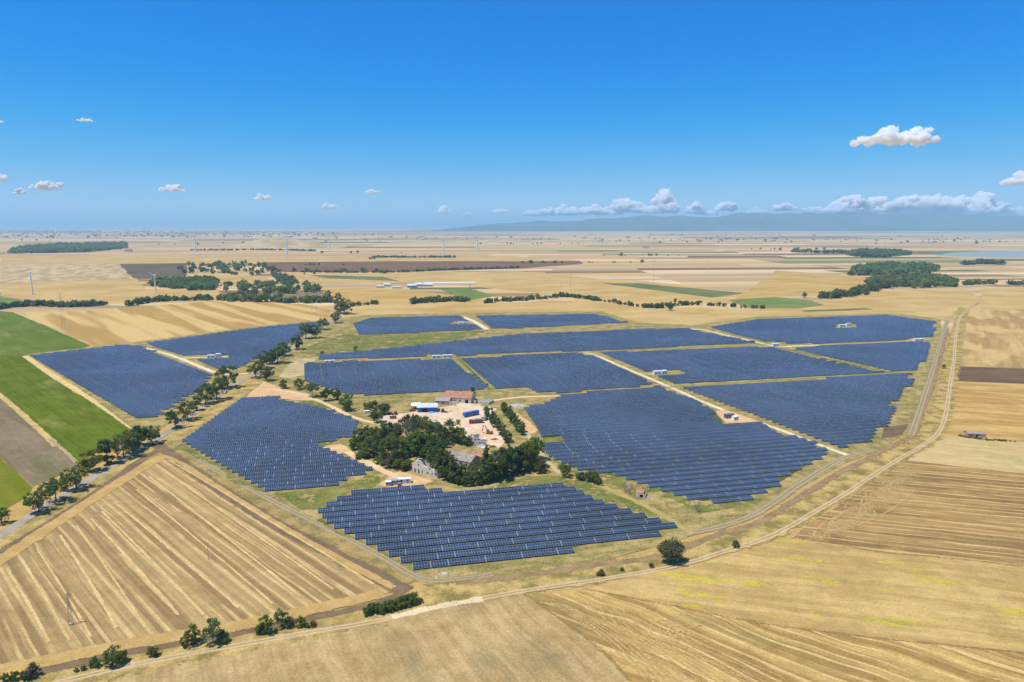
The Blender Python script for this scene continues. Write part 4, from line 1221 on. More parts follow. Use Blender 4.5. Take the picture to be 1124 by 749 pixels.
# tiled barn, its annex and the broken white walls
gable_house('barn', P(504, 443) + Vector((0, 7, 0)), R(-13), 19, 12, 3.6, 3.0, M_WHITE, M_TILE, 'long white barn with a terracotta tiled roof behind the gravel yard', 'barn',
            [(2, 4.4, 0, 2.6), (7, 8.2, 1.2, 2.3), (11, 12.2, 1.2, 2.3), (15, 17.4, 0, 2.6)])
gable_house('annex', P(486, 445) + Vector((0, 5, 0)), R(-8), 9.5, 8, 2.6, 1.5, M_PINK, solid('mauve_roof', (.36, .30, .29, 1), .9, .1, var=.25), 'low annex with a greyish mauve roof left of the tiled barn', 'outbuilding', [(1, 2.2, 0, 2.0), (5, 6, .9, 1.8)])
root = tag(empty('ruined_wall', P(530, 444), R(-12)), 'broken white walls with a black opening at the right end of the tiled barn', 'ruin')
mb = MB()
wall_panel(mb, (-6, -1), (4.5, -1), 3.0, .45, [(1.2, 2.8, .6, 2.2)], jag=1.2, seed=3); wall_panel(mb, (4.5, -.7), (6.0, 8), 2.4, .45, jag=1.4, seed=4); wall_panel(mb, (-6, 8), (6, 8), 2.8, .45, jag=1.8, seed=5)
mb.build('wall', M_WHITE, root)
mb = MB(); rubble(mb, 1, 3.5, 5.2, 3.6, 1.7, 120, 6); mb.build('rubble', M_RUBBLE, root)
mb = MB(); mb.box(-4.0, -.8, 1.4, 1.5, .05, 1.5); mb.build('window', M_DARK, root)
root = tag(empty('broken_gateway', P(497, 446), R(-5)), 'small white broken gateway standing between the annex and the yard', 'ruin')
mb = MB(); wall_panel(mb, (-2.2, 0), (2.2, 0), 3.0, .5, [(1.2, 3.0, 0, 1.9)], gable=.8, jag=.4, seed=8); mb.build('wall', M_WHITE, root)

# blue shelter
root = tag(empty('blue_shelter', P(469, 453), R(4)), 'open shed with bright blue sheet walls and a pale flat roof', 'shed')
mb = MB(); wall_panel(mb, (-6.2, 0), (6.2, 0), 3.4, .15, [(2.6, 6.2, 0, 2.5)]); wall_panel(mb, (6.2, .1), (6.2, 8), 3.6, .15); wall_panel(mb, (6.2, 8), (-6.2, 8), 3.8, .15); wall_panel(mb, (-6.2, 8), (-6.2, .1), 3.6, .15)
mb.build('wall', M_BLUE, root)
mb = MB(); mb.prism([(-.6, 3.45), (8.4, 4.05), (8.4, 4.17), (-.6, 3.57)], -6.8, 6.8); mb.build('roof', M_SHEETROOF, root)
mb = MB(); mb.box(-1.8, .6, 1.2, 3.4, .1, 2.3); mb.build('doorway', M_DARK, root)
root = tag(empty('lean_to', P(457, 449), R(4)), 'white roofed lean-to at the left end of the blue shed', 'shed')
mb = MB(); mb.prism([(-2.5, 2.7), (3.5, 3.3), (3.5, 3.42), (-2.5, 2.82)], -3.4, 3.0); mb.build('roof', M_WHITEP, root)
for x in (-3.1, 2.7):
    for y in (-2.2, 3.2):
        mb = MB(); mb.tube((x, y, -.1), (x, y, 2.95 + y * .09), .09, n=6); mb.build('post', M_STEEL, root)
def tarp(loc, rz, sx, sy, h, mat, label, name='tarpaulin_heap', cat='tarpaulin'):
    rr = random.Random(hash_(label)); n = 9
    mb = MB(); g = {}
    for i in range(n):
        for j in range(n):
            a, b = i / (n - 1) * 2 - 1, j / (n - 1) * 2 - 1
            k = max(0, 1 - max(abs(a), abs(b)) ** 3)
            g[i, j] = Vector((a * sx / 2, b * sy / 2, -.05 + h * k * rr.uniform(.65, 1)))
    for i in range(n - 1):
        for j in range(n - 1): mb.face([g[i, j], g[i + 1, j], g[i + 1, j + 1], g[i, j + 1]])
    o = mb.build(name, mat, smooth=False); o.location = loc; o.rotation_euler.z = rz
    return tag(o, label, cat)
tarp(P(474.5, 453.5), .2, 4.2, 2.4, 1.3, M_BLUE_L, 'light blue tarpaulin heap on the gravel before the blue shed doorway')
tarp(P(462, 452.8), -.1, 3.0, 1.6, .9, M_BLUE_L, 'smaller pale blue tarpaulin bundle at the left front of the blue shed')
tarp(P(424, 459), .1, 5.5, 3.6, 1.6, M_RUBBLE, 'pale gravel heap beside the lane at the left end of the yard', 'gravel_heap', 'heap')
tarp(P(539, 463), .3, 3.5, 5.5, 1.5, M_RUBBLE, 'pale sand heap right of the trucks', 'sand_heap', 'heap')

# ---- vehicles
def wheel(root, x, y, r, w):
    mb = MB(); mb.tube((x, y - w / 2, r), (x, y + w / 2, r), r, n=16); o = mb.build('wheel', M_TYRE, root)
    mb = MB(); mb.tube((x, y - w / 2 - .01, r), (x, y + w / 2 + .01, r), r * .55, n=12); mb.build('rim', M_STEEL, o)
def body_prism(outline, w, name, mat, root, y=0.0, bev=.05):
    """outline (x, z) side view, w wide"""
    mb = MB(); m = Matrix.Rotation(R(90), 4, 'Z')
    mb.prism([(-a, b) for a, b in outline], y - w / 2, y + w / 2, Matrix.Rotation(R(-90), 4, 'Z') @ Matrix.Scale(1, 4) if False else Matrix(((0, -1, 0, 0), (1, 0, 0, 0), (0, 0, 1, 0), (0, 0, 0, 1))))
    o = mb.build(name, mat, root)
    md = o.modifiers.new('bevel', 'BEVEL'); md.width = bev; md.segments = 2
    return o
def car(loc, rz, paint, label, van=False):
    root = tag(empty('parked_car' if not van else 'parked_van', loc, rz), label, 'van' if van else 'car')
    if van:
        body_prism([(-2.4, .35), (2.4, .35), (2.45, .9), (1.7, 1.15), (1.1, 1.95), (-2.35, 2.0)], 1.85, 'body', paint, root)
        body_prism([(1.2, 1.15), (1.62, 1.17), (1.08, 1.85), (.5, 1.85), (.5, 1.15)], 1.88, 'window', M_GLASS, root, bev=.02)
    else:
        body_prism([(-2.1, .3), (2.1, .3), (2.15, .75), (1.3, .92), (-1.9, .95), (-2.15, .8)], 1.72, 'body', paint, root)
        body_prism([(-1.75, .95), (1.1, .93), (.45, 1.42), (-1.2, 1.44)], 1.5, 'window', M_GLASS, root)
        body_prism([(-1.15, 1.44), (.40, 1.42), (.32, 1.48), (-1.05, 1.50)], 1.4, 'roof', paint, root, bev=.02)
    for x in (-1.35, 1.35):
        for y in (-.8, .8): wheel(root, x, y, .32, .2)
    return root
car(P(453, 451.5), R(10), M_RED, 'red car parked in the yard left of the blue shed')
car(P(404, 454), R(20), M_WHITEP, 'white van parked under the trees at the farm lane', van=True)
def tractor(loc, rz, paint, label, name='tractor', cat='tractor', loader=False):
    root = tag(empty(name, loc, rz), label, cat)
    body_prism([(-.6, .7), (2.0, .6), (2.05, 1.45), (.6, 1.6), (-.6, 1.5)], .8, 'body', paint, root)
    body_prism([(-1.1, 1.3), (.5, 1.4), (.4, 2.55), (-.9, 2.55)], 1.35, 'cab', M_GLASS, root)
    body_prism([(-1.1, 2.55), (.55, 2.55), (.5, 2.68), (-1.0, 2.68)], 1.45, 'cab_roof', paint, root, bev=.02)
    for y in (-.85, .85): wheel(root, -.6, y, .78, .42); wheel(root, 1.6, y, .48, .3)
    if loader:
        body_prism([(1.0, 1.3), (2.6, .7), (3.4, .25), (3.5, .5), (2.7, 1.0), (1.1, 1.6)], 1.2, 'loader_arm', paint, root, bev=.02)
        body_prism([(3.3, .05), (4.1, .02), (4.0, .15), (3.5, .25), (3.4, .8), (3.25, .8)], 2.0, 'bucket', M_STEEL, root, bev=.02)
    return root
tractor(P(434, 456), R(200), M_RED, 'red tractor at the left end of the yard, near the pale heap')
tractor(P(486.5, 453), R(-20), M_OLIVEP, 'olive yellow loader tractor right of the blue shed', 'loader_tractor', 'loader', True)
def trailer(loc, rz, L, W, H, paint, label, name='trailer', cat='trailer', closed=False):
    root = tag(empty(name, loc, rz), label, cat)
    mb = MB(); mb.box(0, 0, .95, L, W, .16); mb.build('chassis', M_STEEL, root)
    mb = MB()
    if closed:
        mb.prism([(-W / 2, 1.04), (W / 2, 1.04), (W / 2, H), (W * .3, H + .25), (-W * .3, H + .25), (-W / 2, H)], -L / 2, L / 2)
    else:
        for y in (-W / 2 + .05, W / 2 - .05): mb.box(0, y, (1.04 + H) / 2, L, .1, H - 1.04)
        for x in (-L / 2 + .05, L / 2 - .05): mb.box(x, 0, (1.04 + H) / 2, .1, W - .22, H - 1.04)
        mb.box(0, 0, 1.1, L - .22, W - .22, .08)
    mb.build('cover' if closed else 'sideboards', paint, root)
    for x in ((-L * .34, -L * .22, L * .3) if L > 6 else (-.6, .5)):
        for y in (-W / 2 + .25, W / 2 - .25): wheel(root, x, y, .46, .3)
    return root
trailer(P(517, 457), R(38), 11.0, 2.5, 3.0, M_BLUE, 'long trailer under a bright blue cover in the middle of the yard', closed=True)
trailer(P(431.5, 460), R(12), 4.2, 2.0, 1.7, M_RUST, 'rusty red farm trailer in front of the red tractor')
def tipper(loc, rz):
    root = tag(empty('tipper_truck', loc, rz), 'tipper truck with a red cab and rust brown body right of the blue trailer', 'truck')
    mb = MB(); mb.box(0, 0, .85, 8.4, .9, .28); mb.build('chassis', M_STEEL, root)
    body_prism([(-4.3, .6), (-2.5, .6), (-2.5, 2.7), (-3.9, 2.7), (-4.35, 1.7)], 2.35, 'cab', M_RED, root)
    body_prism([(-4.15, 1.75), (-3.9, 1.75), (-3.72, 2.45), (-3.86, 2.5)], 2.38, 'windscreen', M_GLASS, root, bev=.01)
    body_prism([(-2.3, 1.1), (4.3, 1.1), (4.6, 2.6), (-2.3, 2.6)], 2.4, 'tipping_body', M_RUST, root)
    body_prism([(-2.1, 2.6), (4.3, 2.6), (2.6, 3.1), (-.4, 3.15)], 2.1, 'load', M_RUBBLE_G, root)
    for x in (-3.3, 1.6, 2.8):
        for y in (-1.0, 1.0): wheel(root, x, y, .52, .34)
tipper(P(522.5, 465), R(12))
root = tag(empty('water_tank', P(532, 461.5), R(70)), 'grey round topped tank standing right behind the tipper truck', 'tank')
mb = MB(); mb.tube((-2.6, 0, 1.6), (2.6, 0, 1.6), 1.35, n=20); mb.build('barrel', M_GREYP, root, smooth=False)
for x in (-1.7, 1.7):
    mb = MB(); mb.box(x, 0, .4, .4, 2.2, 1.0); mb.build('cradle', M_STEEL, root)
def excavator(loc, rz):
    root = tag(empty('excavator', loc, rz), 'orange excavator with its boom raised on the gravel yard', 'excavator')
    for y in (-.95, .95):
        body_prism([(-1.7, .15), (-1.4, 0), (1.4, 0), (1.7, .15), (1.75, .55), (1.4, .8), (-1.4, .8), (-1.75, .55)], .5, 'track', M_TYRE, root, y=y)
    body_prism([(-2.0, .9), (1.2, .9), (1.2, 1.5), (.2, 1.55), (-1.9, 1.9)], 2.1, 'body', M_ORANGE, root)
    body_prism([(.0, 1.5), (1.35, 1.5), (1.2, 2.75), (.1, 2.8)], .95, 'cab', M_GLASS, root, y=.55)
    body_prism([(.7, 1.3), (1.1, 1.2), (2.7, 3.9), (4.0, 4.6), (3.95, 4.9), (2.4, 4.3)], .36, 'boom', M_ORANGE, root, y=-.3, bev=.03)
    body_prism([(3.8, 4.9), (4.2, 4.75), (4.5, 2.3), (4.3, 2.25)], .3, 'arm', M_ORANGE, root, y=-.3, bev=.03)
    body_prism([(4.2, 2.4), (4.6, 2.35), (4.9, 1.7), (4.3, 1.3), (3.8, 1.6), (4.4, 1.75)], .9, 'bucket', M_STEEL, root, y=-.3, bev=.02)
excavator(P(537, 476.5), R(158))

# ---- ruins in the grove
root = tag(empty('ruined_house', P(453, 518), R(-36)), 'roofless whitish stone house with empty windows and a gable in the grove', 'ruin')
mb = MB()
LH = 16.5
wall_panel(mb, (0, 0), (8.6, 0), 4.6, .55, [(1.3, 2.4, 0, 2.2), (3.8, 5.0, 0, 2.3), (6.4, 7.4, .9, 2.2), (3.9, 4.9, 3.6, 5.0)], gable=2.8, jag=.35, seed=11)
wall_panel(mb, (8.602, .003), (LH, .003), 5.2, .55, [(1.2, 2.3, .9, 2.4), (4.2, 5.3, .9, 2.4), (2.6, 3.4, 3.4, 4.4)], jag=1.3, seed=12)
wall_panel(mb, (LH - .27, .28), (LH - .27, 8), 5.0, .55, [(3, 4.2, .8, 2.4)], jag=1.6, seed=13)
wall_panel(mb, (LH, 8.27), (0, 8.27), 4.8, .55, [(3, 4.2, .8, 2.4), (8, 9.2, .8, 2.4)], jag=1.8, seed=14)
wall_panel(mb, (.27, 8), (.27, .28), 4.6, .55, [(3, 4.2, .8, 2.2)], gable=1.6, jag=.6, seed=15)
mb.build('wall', M_WHITE, root)
mb = MB(); wall_panel(mb, (8.6, .3), (8.6, 8), 4.6, .4, jag=2.0, seed=16); mb.build('inner_wall', M_STONE, root)
mb = MB(); rubble(mb, 8, 4.2, 6.5, 3.0, 1.2, 80, 17); mb.build('rubble', M_RUBBLE_G, root)
gable_house('farmhouse', P(506, 512) + Vector((1, 3, 0)), R(-32), 15, 8.5, 3.6, 2.4, M_STONE, M_OLDROOF, 'long stone farmhouse with a grey and pale roof behind the dark windbreak', 'house',
            [(1.5, 2.6, 1.2, 2.6), (5, 6.2, 0, 2.3), (9, 10, 1.2, 2.6), (12, 13, 1.2, 2.6)], roof2=M_PALEROOF)
gable_house('outhouse', P(520, 507) + Vector((3, 2, 0)), R(-32), 7, 6, 3.0, 1.3, M_STONE, M_TILE, 'small outhouse with a worn reddish roof beside the long farmhouse', 'outbuilding', [(1.5, 2.6, 0, 2.0)], roof2=M_PALEROOF)
root = tag(empty('collapsed_building', P(522, 487), R(-20)), 'heap of grey rubble and wall stumps of a collapsed building below the excavator', 'ruin')
mb = MB(); rubble(mb, 0, 2, 6.5, 5.5, 2.6, 200, 23, (.3, 1.1)); mb.build('rubble', M_RUBBLE_G, root)
mb = MB(); wall_panel(mb, (-7, 6), (-1, 7.5), 3.6, .5, [(2, 3, 1, 2.2)], jag=1.6, seed=24); wall_panel(mb, (-7.3, 0), (-7.3, 5.7), 2.6, .5, jag=1.6, seed=25); mb.build('wall', M_STONE, root)
def heap(name, loc, rx, ry, h, n, mat, label, seed, cat='rubble', s=(.2, .7)):
    mb = MB(); rubble(mb, 0, 0, rx, ry, h, n, seed, s)
    o = mb.build(name, mat); o.location = loc
    return tag(o, label, cat)
heap('rubble_heap', P(568, 446), 6.2, 4.5, 1.4, 240, M_RUBBLE, 'white rubble heap at the corner of the big panel block below the lane', 31, s=(.25, .8))
heap('rubble_heap', P(530, 491), 3.4, 2.6, 1.3, 90, M_RUBBLE, 'pale stone heap right of the collapsed building', 32)
heap('chalk_heap', P(487, 630), 2.6, 1.0, .35, 60, M_RUBBLE, 'low heap of white stones at the tip of the front panel block', 33, s=(.12, .4))
heap('white_stone', P(479, 635), .5, .4, .45, 12, M_RUBBLE, 'single white stone on the gravel track near the front panels', 34, s=(.2, .45))
heap('timber_heap', P(543, 483), 2.6, 1.6, 1.0, 60, M_WOOD, 'brown timber heap on the gravel between the excavator and the tree rows', 35, 'timber')
heap('stone_heap', P(524, 478), 1.6, 1.2, .8, 40, M_RUBBLE_G, 'grey stone heap left of the orange excavator', 38)
heap('sand_heap', P(549, 478), 2.2, 1.6, 1.0, 40, M_PINK, 'reddish earth heap under the trees right of the excavator', 39, 'heap')
heap('brick_heap', P(533, 484), 1.8, 1.2, .7, 60, M_TILE, 'red brick heap between the rubble building and the timber', 40, 'bricks')
heap('pallet_heap', P(461, 459), 2.0, 1.2, .7, 40, M_WOOD, 'loose brown planks heaped on the yard below the blue shed', 46, 'planks')
heap('scrap_heap', P(478, 462), 1.6, 1.2, .6, 40, M_STEEL, 'grey scrap metal heap in the open middle of the yard', 47, 'scrap')
heap('scrap_heap', P(541, 491), 2.2, 2.0, .9, 50, M_RUST, 'small rusty scrap heap at the lower end of the yard', 36, 'scrap')
heap('stone_heap', P(495, 452), 1.8, 1.2, .8, 40, M_STONE, 'small grey stone heap between the loader tractor and the blue trailer', 37)
# brick hut
root = tag(empty('brick_hut', P(703, 546.5), R(-18)), 'small collapsed red brick hut with a white front and black doorway', 'ruin')
mb = MB(); wall_panel(mb, (-2.1, 0), (2.1, 0), 1.9, .3, [(1.7, 3.3, 0, 1.5)], jag=.3, seed=41); mb.build('front_wall', M_WHITE, root)
mb = MB(); wall_panel(mb, (2.1, .16), (2.1, 4), 1.7, .3, jag=.6, seed=42); wall_panel(mb, (2.1, 4), (-2.1, 4), 2.3, .3, jag=.7, seed=43); wall_panel(mb, (-2.1, 4), (-2.1, .16), 2.2, .3, jag=.4, seed=44)
mb.build('wall', M_PINK, root)
mb = MB(); mb.prism([(-.1, 1.95), (3.8, 2.55), (3.8, 2.7), (-.1, 2.1)], -2.3, 1.4); mb.build('roof', M_TILE, root)
mb = MB(); mb.box(.4, .3, .75, 1.55, .06, 1.48); mb.build('doorway', M_DARK, root)
mb = MB(); rubble(mb, 3.4, 1.6, 1.6, 1.8, .7, 50, 45, (.15, .4)); mb.build('rubble', M_PINK, root)
gable_house('field_shed', P(1072, 480.5) + Vector((0, 2, 0)), R(-6), 9.5, 4.4, 2.2, .9, M_PINK, solid('faded_pink_roof', (.36, .25, .21, 1), .9, .1, var=.25), 'small pinkish shed alone in the fields at the right edge', 'shed', [(1.5, 2.5, .8, 1.6), (4.3, 5.4, 0, 1.9)])
hedge([(1053, 479), (1063, 481), (1085, 483.5), (1112, 485)], 2.0, 'low dark hedge line running past the pinkish shed', density=.9)
# pallets
root = tag(empty('pallet_stack', P(300, 437), R(4)), 'brown wooden pallets stacked in a row on the orange gravel', 'pallets')
for i in range(5):
    for j in range(2):
        mb = MB()
        for z in range(9 if (i + j) % 3 else 7):
            for q in range(3): mb.box(-4.2 + i * 1.5 + (z % 2) * .05, j * 1.4 - .45 + q * .45, .06 + z * .15, 1.2, .12, .1)
            mb.box(-4.2 + i * 1.5, j * 1.4, .125 + z * .15, 1.22, 1.04, .024)
        mb.build('pallet', M_WOOD, root)

# ---- inverter stations of the solar farm
def cabin(px, py, rz, L, W, H, mat, label, name='inverter_cabin', cat='cabin'):
    H *= .85
    root = tag(empty(name, P(px, py), R(rz)), label, cat, 'inverter cabins of the solar farm' if name == 'inverter_cabin' else None)
    mb = MB(); mb.box(0, 0, .05, L + .5, W + .5, .3); mb.build('plinth', M_CONC, root)
    mb = MB(); mb.box(0, 0, .2 + H / 2, L, W, H); mb.build('body', mat, root)
    mb = MB(); mb.prism([(-W / 2 - .15, H + .2), (W / 2 + .15, H + .2), (W / 2 + .15, H + .3), (0, H + .42), (-W / 2 - .15, H + .3)], -L / 2 - .15, L / 2 + .15); mb.build('roof', mat, root)
    for k in range(2):
        mb = MB(); mb.box(-L / 4 + k * L / 2, -W / 2 - .02, 1.25, 1.1, .06, 2.0); d = mb.build('door', M_GREYP, root)
        mb = MB()
        for q in range(5): mb.box(-L / 4 + k * L / 2, -W / 2 - .06, 1.6 + q * .11, .8, .03, .05)
        mb.build('louvre', M_DARK, d)
    return root
def transformer(px, py, rz, label):
    root = tag(empty('transformer', P(px, py), R(rz)), label, 'transformer')
    mb = MB(); mb.box(0, 0, .05, 2.8, 2.2, .3); mb.build('plinth', M_CONC, root)
    mb = MB(); mb.box(0, 0, 1.1, 1.6, 1.0, 1.7); mb.build('tank', M_GREYP, root)
    mb = MB()
    for i in range(9): mb.box(-.72 + i * .18, -.72, 1.05, .05, .4, 1.3); mb.box(-.72 + i * .18, .72, 1.05, .05, .4, 1.3)
    mb.build('cooling_fins', M_GREYP, root)
    for i in range(3):
        mb = MB(); mb.tube((-.5 + i * .5, 0, 1.95), (-.5 + i * .5, 0, 2.5), .09, .05, n=8); mb.build('insulator', M_PINK, root)
cabin(444, 530.5, 10, 6.0, 2.5, 2.6, M_WHITEP, 'white inverter cabin on the gravel pad above the front block, the larger one')
cabin(434, 532, 10, 4.2, 2.5, 2.6, M_GREYP, 'grey cabin in the middle of the gravel pad above the front block')
cabin(426.5, 533.5, 10, 2.4, 2.2, 2.4, M_WHITEP, 'small white cabin at the left end of the pad above the front block')
transformer(438.5, 534.5, 10, 'grey finned transformer in front of the cabins above the front block')
cabin(232, 393.3, 8, 6.5, 3.0, 3.2, M_WHITEP, 'white inverter cabin on the spur between the two western blocks, left one')
cabin(240, 392.8, 8, 4.0, 3.0, 4.2, M_WHITEP, 'taller white inverter cabin on the spur between the western blocks')
cabin(479, 393.3, 12, 8.0, 3.0, 2.8, M_WHITEP, 'white inverter cabin at the seam of the northern strip, left of a pair')
cabin(491, 392.8, 12, 9.0, 3.0, 2.8, M_WHITEP, 'white inverter cabin at the seam of the northern strip, right of a pair')
cabin(508, 356, 12, 12.0, 3.0, 2.6, M_WHITEP, 'long white cabin at the edge of the farthest western block')
cabin(362, 398.2, 12, 8.0, 2.6, 2.2, M_WHITEP, 'low white cabin at the left end of the northern strip')
cabin(721, 411.5, 12, 6.0, 3.0, 3.4, M_WHITEP, 'white inverter cabin beside the diagonal white track')
cabin(728.5, 411, 12, 4.0, 3.0, 3.6, M_WHITEP, 'narrow white cabin right of the one beside the diagonal track')
cabin(851, 380.5, 12, 7.0, 3.0, 3.4, M_WHITEP, 'white inverter cabin where the northern gravel track ends')
cabin(924, 359.5, 12, 8.0, 3.0, 3.2, M_WHITEP, 'white cabin inside the north-eastern block, left of a pair')
cabin(931, 358.6, 12, 6.0, 3.0, 4.4, M_WHITEP, 'taller white cabin inside the north-eastern block, right of a pair')
cabin(1008, 374.5, 12, 11.0, 3.0, 2.6, M_WHITEP, 'long white cabin at the jagged eastern edge of the panels')
cabin(800, 459, 25, 6.0, 2.6, 2.8, solid('blue_grey_container', (.10, .14, .22, 1), .5, .4), 'dark blue grey container on the orange pad beside the diagonal track', 'container', 'container')
cabin(806.5, 461.5, 25, 3.4, 2.4, 2.8, M_WHITEP, 'small white cabin right of the dark container on the orange pad')

# ---- poles, pylons, wind turbines
def lattice(name, px, py, hpx, label, w0=.09, arms=((.72, .16), (.86, .13), (.98, .10)), foot=True, thick=1.0, cat='pylon'):
    p = P(px, py); h = hpx * mpp(p) * 1.02
    root = tag(empty(name, p, R(12)), label, cat)
    t0 = max(.045, mpp(p) * .055) * thick
    def half(z): return max(.02 * h, w0 * h / 2 * (1 - z / h) + .012 * h)
    mb = MB(); n = 9
    for sx in (-1, 1):
        for sy in (-1, 1):
            for i in range(n):
                z0, z1 = h * i / n, h * (i + 1) / n
                mb.tube((sx * half(z0), sy * half(z0), z0 - (.3 if i == 0 else 0)), (sx * half(z1), sy * half(z1), z1), t0, n=4)
    for i in range(n):
        z0, z1 = h * i / n, h * (i + 1) / n
        a, b = half(z0), half(z1)
        for s in (-1, 1):
            mb.tube((-a, s * a, z0), (b, s * b, z1), t0 * .6, n=4); mb.tube((s * a, a, z0), (s * b, -b, z1), t0 * .6, n=4)
    mb.build('mast', M_STEEL, root)
    for f, l in arms:
        mb = MB(); z = h * f; L = l * h
        mb.tube((-L, 0, z), (L, 0, z), t0 * .9, n=4); mb.tube((-L, 0, z), (0, 0, z + .035 * h), t0 * .6, n=4); mb.tube((L, 0, z), (0, 0, z + .035 * h), t0 * .6, n=4)
        a = mb.build('cross_arm', M_STEEL, root)
        for s in (-1, 1):
            mb = MB(); mb.tube((s * L * .96, 0, z), (s * L * .96, 0, z - .05 * h), t0 * .8, n=5); mb.build('insulator', M_GLASS, a)
    if foot:
        mb = MB(); mb.box(0, 0, .1, w0 * h * 1.35, w0 * h * 1.35, .8); mb.build('footing', M_CONC, root)
    return p, h
lattice('lattice_mast', 78, 686, 37, 'slim grey lattice power mast in the windrowed stubble field', w0=.075, arms=((.98, .085), (.86, .06)), cat='mast')
pa, ha = lattice('pylon', 70, 361, 39, 'slim grey power pylon on the upper edge of the green crop', w0=.06, arms=((.97, .10), (.86, .12), (.75, .10)))
pb, hb = lattice('pylon', 345, 343, 34, 'lattice power pylon where the paved road vanishes into the trees', w0=.14, arms=((.95, .13), (.80, .20), (.66, .16)))
lattice('pylon', 516, 331, 19, 'faint lattice pylon beside the fresh green plot beyond the far hedge', w0=.16, arms=((.95, .2), (.75, .26)))
def pole(px, py, hpx, label, mat=M_CONC, arm=True, r=None):
    p = P(px, py); h = hpx * mpp(p) * 1.02
    root = tag(empty('power_pole', p, R(10)), label, 'pole')
    r = r or max(.14, mpp(p) * .2)
    mb = MB(); mb.tube((0, 0, -.3), (0, 0, h), r, r * .6, n=8); mb.build('shaft', mat, root)
    if arm:
        mb = MB(); mb.box(0, 0, h * .95, h * .16, r * .8, r * .8); a = mb.build('cross_arm', M_STEEL, root)
        for s in (-1, 0, 1):
            mb = MB(); mb.tube((s * h * .07, 0, h * .955), (s * h * .07, 0, h * .955 + max(.3, h * .02)), r * .35, n=6); mb.build('insulator', M_GLASS, a)
pole(445.5, 507, 16.5, 'pale concrete pole standing against the grove left of the ruined house')
pole(229, 615, 20, 'thin grey pole near the upper right side of the windrowed field', r=.09, mat=M_STEEL)
pole(626, 320, 19, 'thin grey pole in the tan field beyond the winding hedge')
pole(717, 311, 25, 'taller thin grey pole at the far green strip')
pole(777, 302, 16, 'faint grey pole right of the tall far pole', r=.3)
pole(842, 298, 14, 'faint grey pole between the two far poles and the edge wood', r=.3)
# two sagging cables from the pylon by the green crop to the pylon at the road
def cable(name, a, b, sag, label, r=.10):
    mb = MB(); pts = [a.lerp(b, i / 24) - Vector((0, 0, sag * 4 * (i / 24) * (1 - i / 24))) for i in range(25)]
    for q, w in zip(pts, pts[1:]): mb.tube(q, w, r, n=4, caps=False)
    return tag(mb.build(name, M_STEEL), label, 'cable', 'cables of the power line')
for f, l in ((.97, .10), (.75, .10)):
    d = Vector((math.cos(R(12)), math.sin(R(12)), 0)) * l * ha
    cable('power_cable', pa + Vector((0, 0, ha * (f - .05))) + d, pb + Vector((0, 0, hb * ((.95 if f > .9 else .66) - .05))) - d, 9.0,
          ('upper' if f > .9 else 'lower') + ' cable hanging between the crop pylon and the road pylon')
def turbine(px, py, hubpx, rotpx, rot, yaw, label):
    p = P(px, py); k = mpp(p); h = hubpx * k * 1.01; r = rotpx * k
    root = tag(empty('wind_turbine', p, R(yaw)), label, 'wind turbine', 'wind turbines on the plain')
    tw = max(h * .022, k * .9)
    mb = MB(); mb.tube((0, 0, -.5), (0, 0, h), tw, tw * .55, n=14); mb.build('tower', M_WHITEP, root)
    mb = MB(); mb.box(0, h * .012, h + tw * .6, tw * 1.5, h * .08, tw * 1.5); mb.build('nacelle', M_WHITEP, root)
    mb = MB(); mb.tube((0, -h * .03, h + tw * .6), (0, -h * .055, h + tw * .6), tw * .9, tw * .3, n=12); mb.build('hub', M_WHITEP, root)
    for i in range(3):
        a = R(rot + 120 * i); d = Vector((math.sin(a), 0, math.cos(a))); c = Vector((0, -h * .04, h + tw * .6)); e = Vector((math.cos(a), 0, -math.sin(a)))
        bw = max(r * .055, k * .42)
        mb = MB()
        S = [(0, bw * .5), (.18, bw), (.6, bw * .65), (1.0, bw * .15)]
        for (s0, w0), (s1, w1) in zip(S, S[1:]):
            a0, b0, a1, b1 = c + d * r * s0 - e * w0 * .4, c + d * r * s0 + e * w0 * .6, c + d * r * s1 - e * w1 * .4, c + d * r * s1 + e * w1 * .6
            o = Vector((0, bw * .22, 0))
            for q in ([a0, b0, b1, a1], [a0 + o, b0 + o, b1 + o, a1 + o], [a0, a0 + o, a1 + o, a1], [b0, b0 + o, b1 + o, b1]): mb.face(q)
        mb.build('blade', M_WHITEP, root)
turbine(36, 324, 24, 9, 100, 10, 'short white wind turbine standing at the left edge above the green crop')
turbine(171, 321, 18, 7, 60, -8, 'short white wind turbine left of the green thicket')
turbine(215, 277, 18, 11, 0, 10, 'white wind turbine at the left foot of the low hill')
turbine(315.5, 283, 23, 14, 0, 14, 'tall white wind turbine right of the low hill')
turbine(361, 275, 14, 8, 20, 14, 'small white wind turbine right of the tall one')
turbine(487, 280, 17, 10, 40, 8, 'white wind turbine in the middle above the brown ploughed strip')
turbine(524, 275, 15, 9, 10, 12, 'distant white wind turbine right of the middle one')
turbine(570, 268, 11, 6, 30, 12, 'faint far wind turbine nearest to the mountains')

